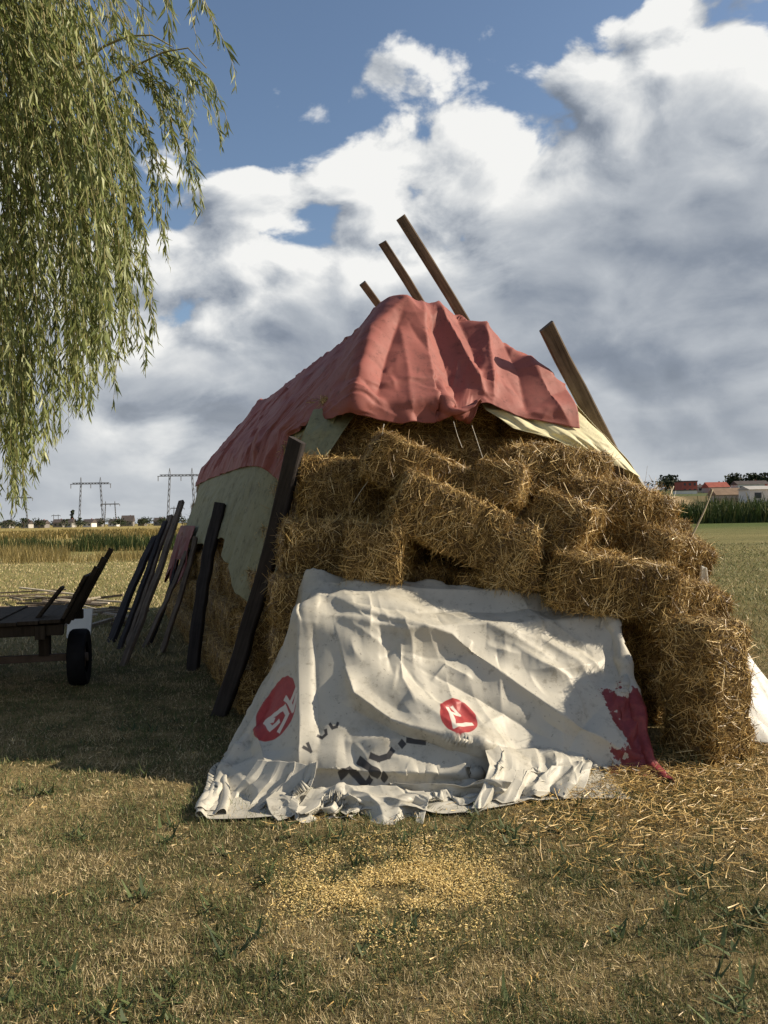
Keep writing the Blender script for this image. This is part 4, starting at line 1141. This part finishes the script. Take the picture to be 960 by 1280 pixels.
for tips in ((212, 330, 150, 110, 5.2), (205, 300, 160, 130, 5.3), (252, 272, 168, 75, 5.0), (247, 245, 175, 90, 5.1), (236, 205, 170, 80, 5.0), (277, 172, 185, 52, 4.9), (272, 150, 190, 58, 5.0), (262, 130, 178, 60, 4.9),
             (222, 240, 150, 90, 5.1), (228, 190, 150, 70, 5.2), (200, 250, 140, 60, 5.3), (190, 290, 140, 110, 5.2), (240, 150, 160, 50, 5.0), (214, 160, 150, 45, 5.0),
             (186, 458, 118, 250, 5.0), (170, 430, 110, 240, 5.1), (192, 440, 125, 290, 5.1), (145, 490, 90, 300, 4.9), (180, 330, 120, 130, 5.2), (172, 300, 115, 120, 5.1),
             (272, 80, 215, -70, 4.0), (255, 65, 205, -80, 3.9), (240, 72, 200, -70, 3.9), (225, 48, 190, -60, 4.0), (205, 40, 180, -70, 4.1), (190, 30, 170, -60, 4.1), (264, 50, 225, -60, 3.9), (245, 30, 210, -70, 4.0)):
    q = P(tips[0], tips[1], tips[4]); top = P(tips[2], tips[3], tips[4]+0.25)
    for rep_ in range(2 if tips[1] > 100 else 1):
        j = Vector((wr.normal()*0.04, wr.normal()*0.06, wr.normal()*0.06))
        strands.append((strand(q+j, top+j*0.4), 1.0))
    if tips[1] > 90 and tips[2] < 200:
        up = P(60, -60, tips[4]+0.4); strands.append((strand(top, up, n=14), 0.3))
LV = []; LT = []; TV = []; TQ = []; nv = 0
for hx, dens in strands:
    seg = np.diff(hx, axis=0); L_ = np.linalg.norm(seg, axis=1); cum = np.concatenate([[0], np.cumsum(L_)]); tot = cum[-1]
    # twig as a three sided tube
    rads = np.linspace(0.0012, 0.0045, len(hx)); tq = []
    for j in range(3):
        a = 2*math.pi*j/3; tq.append(hx+rads[:, None]*np.array([math.cos(a), math.sin(a), 0]))
    tq = np.stack(tq, 1).reshape(-1, 3); m = len(hx)
    i, j = np.meshgrid(np.arange(m-1), np.arange(3), indexing='ij')
    TQ.append((np.stack([i*3+j, i*3+(j+1) % 3, (i+1)*3+(j+1) % 3, (i+1)*3+j], -1).reshape(-1, 4))+nv); TV.append(tq); nv += len(tq)
    # leaves
    cut = min(tot, 3.6)
    n = int(cut/0.0175*dens*wr.uniform(0.55, 1.1))
    at = np.sort(wr.uniform(0, cut, n)); pos = np.stack([np.interp(at, cum, hx[:, c]) for c in range(3)], 1)
    td = np.stack([np.interp(at, cum[:-1]+L_/2, seg[:, c]/L_) for c in range(3)], 1)          # pointing up the twig
    side = np.cross(td, wr.normal(size=(n, 3))); side /= np.linalg.norm(side, axis=1, keepdims=True)
    dr = -td*wr.uniform(0.7, 1.3, (n, 1))+side*wr.uniform(0.25, 0.9, (n, 1))+np.array([0, 0, -0.45]); dr /= np.linalg.norm(dr, axis=1, keepdims=True)
    ll = wr.uniform(0.065, 0.12, n)*np.clip(0.55+at/0.3, 0.55, 1); ww = ll*wr.uniform(0.11, 0.16, n)
    wv = np.cross(dr, wr.normal(size=(n, 3))); wv /= np.linalg.norm(wv, axis=1, keepdims=True)
    nn = np.cross(dr, wv); cv = wr.normal(size=(n, 1))*0.12
    A = pos; T_ = pos+dr*ll[:, None]+nn*(ll[:, None]*cv*1.5); M_ = pos+dr*(ll*0.42)[:, None]-nn*(ll[:, None]*cv*0.3)
    q4 = np.stack([A, M_+wv*ww[:, None]*0.5, T_, M_-wv*ww[:, None]*0.5], 1)
    LV.append(q4.reshape(-1, 3)); LT.append(np.repeat(np.clip(wr.normal(0.5, 0.22, n)+wr.normal()*0.08, 0, 1), 4))
LV = np.concatenate(LV)-np.array(WO); LQ = np.arange(len(LV)).reshape(-1, 4)
obj('leaves', mesh_np('willow_leaves', LV, LQ, {'tone': np.concatenate(LT)}), M_leaf, wt, kind='stuff')
obj('hanging_twigs', mesh_np('willow_twigs', np.concatenate(TV)-np.array(WO), np.concatenate(TQ)), M_twig, wt, kind='stuff')
tube('arching_twig', [P(a, b, 5.05)-WO for a, b in ((40, 130), (95, 85), (130, 58), (160, 45), (190, 44), (215, 58))], lambda f: 0.010-0.006*f, M_twig, wt)
tube('arching_twig', [P(a, b, 5.0)-WO for a, b in ((130, 110), (170, 82), (205, 65), (235, 60), (258, 85))], lambda f: 0.008-0.005*f, M_twig, wt)
print('willow', len(LQ), time.time()-T0)

# ------------------------------------------------------------------ grass, litter and chaff near the camera
gr = np.random.default_rng(5)
def field_xy(n, d0, d1, halfw, power=1.0):
    D = d0*(d1/d0)**gr.random(n)
    X = gr.uniform(-1, 1, n)*(halfw*D+0.35)
    return X, D
CH = G(492, 1105)
def chaff_w(X, Y): return np.exp(-(((X-CH.x)/0.42)**2+((Y-CH.y)/0.33)**2))
def add_grass(name, label, n, d0, d1, hmin, hmax, wmin, wmax, lie, tone_mu, tone_sd, halfw=0.55):
    X, Y = field_xy(n, d0, d1, halfw)
    patch = 0.5+0.6*(fbm(X*1.6+3, Y*1.6+8, 61, 4)-0.5)+1.1*(fbm(X*6, Y*6, 71, 3)-0.5)
    keep = gr.random(n) > chaff_w(X, Y)*0.75
    X, Y, patch = X[keep], Y[keep], patch[keep]; n = len(X)
    green = np.clip((patch-0.43)/0.14, 0, 1)
    isg = gr.random(n) < (0.07+0.50*green)
    Z = gz(X, Y)
    h = gr.uniform(hmin, hmax, n)*np.where(isg, 1.2, 0.85)*(0.45+1.1*fbm(X*9, Y*9, 33, 3))
    an = gr.uniform(0, 2*math.pi, n); ln = np.abs(gr.normal(size=n))*lie*np.where(isg, 0.8, 1.5)
    dirs = np.stack([np.cos(an)*ln, np.sin(an)*ln, np.ones(n)], 1)
    V, Q = ribbons(np.stack([X, Y, Z-0.003], 1), dirs, h, gr.uniform(wmin, wmax, n)*(0.6+0.12*Y), 0.35, seg=2, taper=0.85, r=gr)
    tone = np.clip(np.where(isg, gr.normal(0.22, 0.12, n), gr.normal(tone_mu, tone_sd, n)), 0, 1)
    obj(name, mesh_np(name, V, Q, {'tone': np.repeat(tone, 6)}), M_grass, kind='stuff', label=label, category='grass')
add_grass('grass', 'short dry and green lawn grass in front of the stack', 260000, 1.9, 9.5, 0.012, 0.045, 0.0025, 0.0050, 1.1, 0.74, 0.17)
X, Y = field_xy(60000, 9.0, 42.0, 0.62)
Z = gz(X, Y); n = len(X)
an = gr.uniform(0, 2*math.pi, n); dirs = np.stack([np.cos(an)*0.7, np.sin(an)*0.7, np.ones(n)], 1)
V, Q = ribbons(np.stack([X, Y, Z-0.005], 1), dirs, gr.uniform(0.03, 0.09, n), 0.004+0.0010*Y, 0.3, seg=1, taper=0.7, r=gr)
tone = np.clip(gr.normal(0.55, 0.17, n)+np.where(X < 0, 0.12, -0.05), 0, 1)
obj('meadow_grass', mesh_np('meadow_grass', V, Q, {'tone': np.repeat(tone, 4)}), M_grass, kind='stuff', label='mown straw coloured meadow grass around and behind the stack', category='grass')
# broad leaved weeds in the turf
WV = []; WQ = []; WT = []; c0 = 0
for k in range(300):
    x, y = field_xy(1, 2.2, 6.5, 0.5); x, y = float(x[0]), float(y[0])
    if fbm(np.array([x*1.6+3]), np.array([y*1.6+8]), 61, 4)[0] < 0.47: continue
    m = gr.integers(5, 11); an = gr.uniform(0, 6.28, m); up = gr.uniform(0.25, 0.9, m)
    dirs = np.stack([np.cos(an), np.sin(an), up], 1)
    V, Q = ribbons(np.tile([x, y, 0.002], (m, 1))+gr.normal(size=(m, 3))*[0.02, 0.02, 0], dirs, gr.uniform(0.035, 0.10, m), gr.uniform(0.009, 0.022, m), 0.35, side=np.cross(dirs, [0, 0, 1.0]), seg=2, taper=0.8, r=gr)
    WV.append(V); WQ.append(Q+c0); WT.append(np.repeat(np.clip(gr.normal(0.12, 0.08, m), 0, 1), 6)); c0 += len(V)
obj('weeds', mesh_np('weeds', np.concatenate(WV), np.concatenate(WQ), {'tone': np.concatenate(WT)}), M_grass, kind='stuff', label='small dark green leafy weeds growing in the turf', category='weeds')
# straw litter lying on the turf, thick at the foot of the bales
def litter(n, fx, zmax, lmin, lmax):
    X, Y = fx(n); n = len(X)
    an = gr.uniform(0, 2*math.pi, n); dirs = np.stack([np.cos(an), np.sin(an), gr.normal(size=n)*0.16], 1)
    L_ = gr.uniform(lmin, lmax, n)
    pos = np.stack([X, Y, gz(X, Y)+gr.uniform(0.006, zmax, n)], 1)
    V, Q = ribbons(pos, dirs, L_, gr.uniform(0.002, 0.0055, n), 0.2, side=np.cross(dirs, gr.normal(size=(n, 3))*0.6+[0, 0, 1]), seg=2, r=gr)
    V[:, 2] = np.maximum(V[:, 2], 0.004)
    return V, Q, np.repeat(np.clip(gr.normal(0.58, 0.22, n), 0, 1), 6)
def near_bales(n):
    px = gr.uniform(620, 1010, n); py = 935+np.abs(gr.normal(size=n))*70; keep = gr.random(n) < np.clip((px-600)/200, 0.1, 1)
    pts = np.array([G(a, b) for a, b in zip(px[keep], py[keep])]); return pts[:, 0], pts[:, 1]
def anywhere(n): return field_xy(n, 2.0, 7.0, 0.5)
def mid_foot(n):
    px = gr.uniform(330, 960, n); py = 1000+gr.normal(size=n)*35
    pts = np.array([G(a, b) for a, b in zip(px, py)]); return pts[:, 0], pts[:, 1]
parts = [litter(11000, near_bales, 0.045, 0.02, 0.11), litter(2600, anywhere, 0.02, 0.01, 0.05), litter(1500, mid_foot, 0.03, 0.015, 0.08)]
off = 0; QQ = []
for V, Q, t_ in parts: QQ.append(Q+off); off += len(V)
obj('straw_litter', mesh_np('straw_litter', np.concatenate([q[0] for q in parts]), np.concatenate(QQ), {'tone': np.concatenate([q[2] for q in parts])}), M_straw,
    kind='stuff', label='loose straw scattered on the turf at the foot of the bales', category='straw')
n = 42000
a = gr.normal(size=n)*0.25; b = gr.normal(size=n)*0.21
X = CH.x+a; Y = CH.y+b
kk = gr.random(n) < np.clip((fbm(X*5, Y*5, 91, 3)-0.34)/0.22, 0.05, 1); X, Y = X[kk], Y[kk]; n = len(X)
an = gr.uniform(0, 6.28, n); dirs = np.stack([np.cos(an), np.sin(an), gr.normal(size=n)*0.3], 1)
V, Q = ribbons(np.stack([X, Y, gz(X, Y)+gr.uniform(0.004, 0.022, n)], 1), dirs, gr.uniform(0.004, 0.014, n), gr.uniform(0.002, 0.0045, n), 0.2, side=np.cross(dirs, gr.normal(size=(n, 3))*0.5+[0, 0, 1]), seg=1, taper=0.3, r=gr)
obj('straw_chaff', mesh_np('straw_chaff', V, Q, {'tone': np.repeat(np.clip(gr.normal(0.5, 0.25, n), 0, 1), 4)}), M_chaff, kind='stuff', label='pale yellow patch of spilled chaff on the turf', category='chaff')
print('grass', time.time()-T0)

# ------------------------------------------------------------------ ditch reeds, ripe crop, weeds on the right
def stand(name, label, cat, n, xr, yr, hr, wr_, mat, tmu, tsd, clump=0.0, lean_=0.18, seed=1):
    X = gr.uniform(*xr, n); Y = gr.uniform(*yr, n)
    if clump:
        k = fbm(X*0.25+seed, Y*0.12, seed, 3) > clump; X, Y = X[k], Y[k]; n = len(X)
    hh = fbm(X*0.5+seed, Y*0.3, seed+3, 3)
    h = gr.uniform(*hr, n)*(0.45+1.1*hh)
    an = gr.uniform(0, 6.28, n); dirs = np.stack([np.cos(an)*lean_, np.sin(an)*lean_, np.ones(n)], 1)
    side = np.stack([np.ones(n), gr.normal(size=n)*0.5, np.zeros(n)], 1)
    V, Q = ribbons(np.stack([X, Y, gz(X, Y)-0.02], 1), dirs, h, gr.uniform(*wr_, n), 0.25, side, seg=2, taper=0.75, r=gr)
    obj(name, mesh_np(name, V, Q, {'tone': np.repeat(np.clip(gr.normal(tmu, tsd, n), 0, 1), 6)}), mat, kind='stuff', label=label, category=cat)
stand('reeds', 'green reeds and weeds growing along the ditch before the ripe field', 'reeds', 9000, (-30, -5), (46, 52), (0.45, 0.95), (0.03, 0.07), M_reed, 0.35, 0.22, 0.47, 0.2, 3)
stand('dry_grass', 'tall dry yellow grass at the meadow edge near the ditch', 'grass', 9000, (-26, -8), (33, 44), (0.25, 0.75), (0.012, 0.03), M_dry, 0.5, 0.25, 0.44, 0.3, 8)
stand('ripe_crop', 'ripe golden crop standing in the field before the village', 'crop', 16000, (-120, 0), (88, 165), (0.35, 0.7), (0.12, 0.3), M_dry, 0.42, 0.2, 0.0, 0.2, 5)
stand('weed_belt', 'belt of tall green weeds along the far edge of the meadow', 'weeds', 12000, (34, 84), (124, 131), (1.4, 3.4), (0.12, 0.28), M_reed, 0.30, 0.25, 0.0, 0.25, 9)

def blob_tree(name, label, x, y, h, r, group, seed, mat=M_farleaf, n=500, z0=None):
    rr = np.random.default_rng(seed); z0 = float(terrain(np.array([x]), np.array([y]))[0]) if z0 is None else z0
    t = thing(name, label, 'tree', (x, y, z0), group)
    tube('trunk', [(0, 0, -0.2), (0.1, 0, h*0.3), (0, 0.1, h*0.6)], 0.05*h**0.8, M_bark, t, 6)
    lob = rr.normal(size=(9, 3))*[r*0.45, r*0.45, h*0.17]+[0, 0, h*0.62]
    c = lob[rr.integers(0, 9, n)]+rr.normal(size=(n, 3))*[r*0.26, r*0.26, h*0.12]
    c[:, 2] = np.clip(c[:, 2], h*0.12, h)
    s_ = rr.uniform(0.05, 0.13, n)*h
    a = rr.normal(size=(n, 3)); b = rr.normal(size=(n, 3)); a /= np.linalg.norm(a, axis=1, keepdims=True); b = np.cross(a, b); b /= np.linalg.norm(b, axis=1, keepdims=True)
    q = np.stack([c-a*s_[:, None], c-b*s_[:, None]*0.6, c+a*s_[:, None], c+b*s_[:, None]*0.6], 1)
    obj('crown', mesh_np('crown', q.reshape(-1, 3), np.arange(4*n).reshape(-1, 4), {'tone': np.repeat(np.clip(rr.normal(0.5, 0.25, n), 0, 1), 4)}), mat, t)
    return t
M_wallA = simple('plaster_grey', (0.40, 0.38, 0.35), 0.85, 0.2, 0.1, 0.4)
M_wallB = simple('plaster_white', (0.66, 0.64, 0.60), 0.85, 0.2, 0.08, 0.4)
M_brick = simple('red_brick_far', (0.34, 0.10, 0.075), 0.85, 0.2, 0.15, 0.8)
M_roofD = simple('dark_roof', (0.085, 0.07, 0.065), 0.8, 0.2, 0.2, 0.6)
M_roofR = simple('red_roof', (0.30, 0.085, 0.06), 0.8, 0.2, 0.2, 0.6)
M_roofB = simple('brown_roof', (0.22, 0.15, 0.10), 0.8, 0.2, 0.2, 0.6)
M_pane = simple('dark_pane', (0.03, 0.035, 0.045), 0.25, 0.5, 0.2, 2)
M_wallD = simple('plaster_dim', (0.20, 0.185, 0.17), 0.85, 0.2, 0.15, 0.4)
def house(name, label, x, y, wd, dp, hw, hr, wall, roof, group=None, z0=None, yaw=0.0, wins=0, floors=1, flat=False, cat='house'):
    z0 = float(terrain(np.array([x]), np.array([y]))[0])-0.1 if z0 is None else z0
    t = thing(name, label, cat, (x, y, z0), group); t.rotation_euler = (0, 0, yaw)
    box('wall', (0, 0, hw/2), (wd, dp, hw), wall, t, bev=0)
    if flat:
        box('roof', (0, 0, hw+hr/2), (wd+0.4, dp+0.4, hr), roof, t, bev=0)
    else:
        e = 0.35; a, b = wd/2+e, dp/2+e; z_ = hw+0.01
        V = [(-a, -b, z_), (a, -b, z_), (a, b, z_), (-a, b, z_), (-a, 0, z_+hr), (a, 0, z_+hr)]
        me = bpy.data.meshes.new('roof'); me.from_pydata(V, [], [(0, 1, 5, 4), (2, 3, 4, 5), (0, 4, 3), (1, 2, 5), (3, 2, 1, 0)]); me.update(); rf = obj('roof', me, roof, t)
        if wins: box('chimney', (wd*0.2, 0.3, z_+hr*0.9), (0.5, 0.5, 1.1), M_brick, rf, bev=0)
    for f_ in range(floors):
        for k in range(wins):
            box('window', (-wd/2+wd*(k+0.5)/wins, -dp/2-0.01, hw/floors*(f_+0.55)), (wd/wins*0.42, 0.06, hw/floors*0.42), M_pane, t, bev=0)
    return t
# village on the left horizon
vr = random.Random(4)
DV = 440
specs = [(34, 10, 'grey'), (52, 14, 'dark'), (74, 13, 'dark'), (88, 9, 'white'), (112, 12, 'white'), (124, 9, 'dark'), (143, 12, 'white'), (160, 15, 'gable'), (178, 9, 'dark'), (200, 13, 'dark'), (-20, 14, 'dark'), (10, 12, 'grey')]
for k, (px, wd, kd) in enumerate(specs):
    D = DV+vr.uniform(-25, 40); q = P(px, 650, D)
    wall = {'white': M_wallB, 'grey': M_wallA, 'dark': M_wallD, 'gable': M_wallD}[kd] if k != 3 else M_wallA
    lab = {'white': 'small pale walled house with dark roof in the far village row', 'grey': 'small grey house with dark roof in the far village row',
           'dark': 'dark house with dark roof in the far village row', 'gable': 'widest gabled dark house in the far village row'}[kd]
    house('village_house', lab, q.x, D, wd*0.42, 6, vr.uniform(2.2, 3.0), 2.0 if kd != 'gable' else 3.4, wall, M_roofD, None if kd == 'gable' else 'far village houses, '+kd, 0.0, vr.uniform(-.2, .2), 2)
for k in range(60):
    px = vr.uniform(-30, 240); D = DV+vr.uniform(-60, 70); q = P(px, 650, D)
    blob_tree('village_tree', 'dark bushy tree among the houses of the far village', q.x, D, vr.uniform(2.4, 5.0), vr.uniform(2.0, 5.0), 'trees of the far village', 100+k, n=160)
q = P(91, 650, DV)
blob_tree('poplar_tree', 'tall narrow dark tree rising above the far village roofs', q.x, DV, 9.0, 1.0, None, 77, n=200)

# portal pylons
M_steel = simple('galvanised_steel', (0.16, 0.165, 0.18), 0.6, 0.4, 0.1, 1)
def bars(name, segs, rad, mat, parent):
    V = []; Q = []; o_ = 0
    for a, b in segs:
        a = Vector(a); b = Vector(b); tdir = (b-a).normalized(); u_ = tdir.cross(Vector((0.3, 0.9, 0.2))).normalized(); w_ = tdir.cross(u_)
        for q in (a, b):
            for j in range(4):
                an = math.pi/2*j; V.append(q+(u_*math.cos(an)+w_*math.sin(an))*rad)
        for j in range(4): Q.append((o_+j, o_+(j+1) % 4, o_+4+(j+1) % 4, o_+4+j))
        o_ += 8
    me = bpy.data.meshes.new(name); me.from_pydata(V, [], Q); me.update()
    return obj(name, me, mat, parent)
def pylon(px_mid, h_px, H, label, rad=0.13, group=None):
    D = H*F/h_px; q = P(px_mid, 650, D)
    t = thing('power_pylon', label, 'pylon', (q.x, D, 0), group); t.rotation_euler = (0, 0, 0.1)
    tw = H*0.19; foot = H*0.24
    for s_ in (-1, 1):
        segs = []; n = 9
        for e in (-1, 1):
            segs.append(((s_*foot+e*0.018*H, 0, 0), (s_*tw+e*0.012*H, 0, H*0.86)))
        for k in range(n):
            f0_, f1_ = k/n, (k+1)/n; e = 1 if k % 2 else -1
            segs.append(((s_*(foot+(tw-foot)*f0_)+e*0.016*H, 0, H*0.86*f0_), (s_*(foot+(tw-foot)*f1_)-e*0.014*H, 0, H*0.86*f1_)))
        bars('leg', segs, rad, M_steel, t)
        bars('peak', [((s_*tw-0.02*H, 0, H*0.86), (s_*tw, 0, H)), ((s_*tw+0.02*H, 0, H*0.86), (s_*tw, 0, H))], rad*0.9, M_steel, t)
    cb = H*0.40; segs = [((-cb, 0, H*0.86), (cb, 0, H*0.86)), ((-cb*0.9, 0, H*0.885), (cb*0.9, 0, H*0.885))]
    for k in range(12):
        segs.append(((-cb*0.9+cb*1.8*k/12, 0, H*(0.86 if k % 2 else 0.885)), (-cb*0.9+cb*1.8*(k+1)/12, 0, H*(0.885 if k % 2 else 0.86))))
    bars('crossarm', segs, rad, M_steel, t)
    for x in (-cb*0.97, 0, cb*0.97): bars('insulator', [((x, 0, H*0.86), (x, 0, H*0.775))], rad*1.3, M_steel, t)
    return t
pylon(114, 62, 30, 'tall portal power pylon standing behind the village roofs', 0.20)
pylon(227, 72, 30, 'tallest portal power pylon right beside the far corner of the stack', 0.18)
pylon(138, 30, 30, 'small distant portal pylon seen between the legs of the taller one', 0.30)
pylon(24, 42, 30, 'distant portal pylon behind the willow branches', 0.26)
pylon(222, 22, 30, 'smallest distant portal pylon low behind the leaning poles', 0.36)
pylon(70, 14, 30, 'faint tiny pylon far beyond the village roofs', 0.4)
pylon(832, 18, 24, 'tiny distant pylon beyond the brick block on the rise', 0.3)

# farm buildings on the rise at the right
def on_rise(px, D): return P(px, 640, D).x
house('brick_block', 'square two storey red brick block with flat roof on the rise', on_rise(858, 330), 330, 6.4, 7, 4.8, 0.4, M_brick, M_roofD, None, None, 0.1, 3, 2, True, 'building')
house('annex_wall', 'low white annex wall right before the brick block', on_rise(857, 322), 322, 9, 2.0, 1.4, 0.25, M_wallB, M_roofD, None, None, 0.0, 0, 1, True, 'building')
house('barn', 'wide barn with pale wall and big red roof on the rise', on_rise(895, 335), 335, 8.6, 7, 2.2, 2.3, M_wallA, M_roofR, None, None, 0.05, 3, 1, False, 'barn')
house('long_house', 'long white house with dark windows under the trees on the rise', on_rise(938, 335), 335, 13, 7, 3.2, 1.6, M_wallB, M_roofD, None, None, 0.0, 5, 1, False, 'house')
house('small_house', 'small grey house between the barn and the brick block', on_rise(874, 345), 345, 3.5, 4, 2.4, 1.0, M_wallA, M_roofD, None, None, 0.0, 1, 1, False, 'house')
house('low_shed', 'long low shed with broad brown roof before the weed belt', on_rise(913, 225), 225, 10.0, 6, 2.0, 2.0, simple('shed_boards', (0.45, 0.38, 0.30), 0.8), M_roofB, None, None, 0.0, 0, 1, False, 'shed')
house('white_shed', 'white gabled shed with dark doors beside the long brown roof', on_rise(951, 215), 215, 9.0, 6, 3.6, 1.0, M_wallB, M_wallA, None, None, 0.05, 2, 1, False, 'shed')
for k in range(16):
    px = 828+vr.random()*150; D = 345+vr.uniform(0, 50)
    if 845 < px < 908 and vr.random() < 0.75: px = vr.choice([vr.uniform(826, 846), vr.uniform(912, 975)])
    blob_tree('hillside_tree', 'dark leafy tree behind the farm buildings on the rise', on_rise(px, D), D, vr.uniform(4, 8.0), vr.uniform(2.5, 5), 'trees behind the farm buildings', 300+k, n=220)
fx, fy = on_rise(895, 222), 221.0
fz = float(terrain(np.array([fx+4.5]), np.array([fy]))[0])
fence = thing('board_fence', 'pale upright board fence before the brown roofed shed', 'fence', (fx, fy, fz))
for k in range(22):
    x = 9*k/21-0.2; z_ = float(terrain(np.array([fx+x]), np.array([fy]))[0])-fz
    box('fence_board', (x, 0, z_+0.6), (0.30, 0.06, 1.3), M_plank, fence, None, 0)
print('done', time.time()-T0)
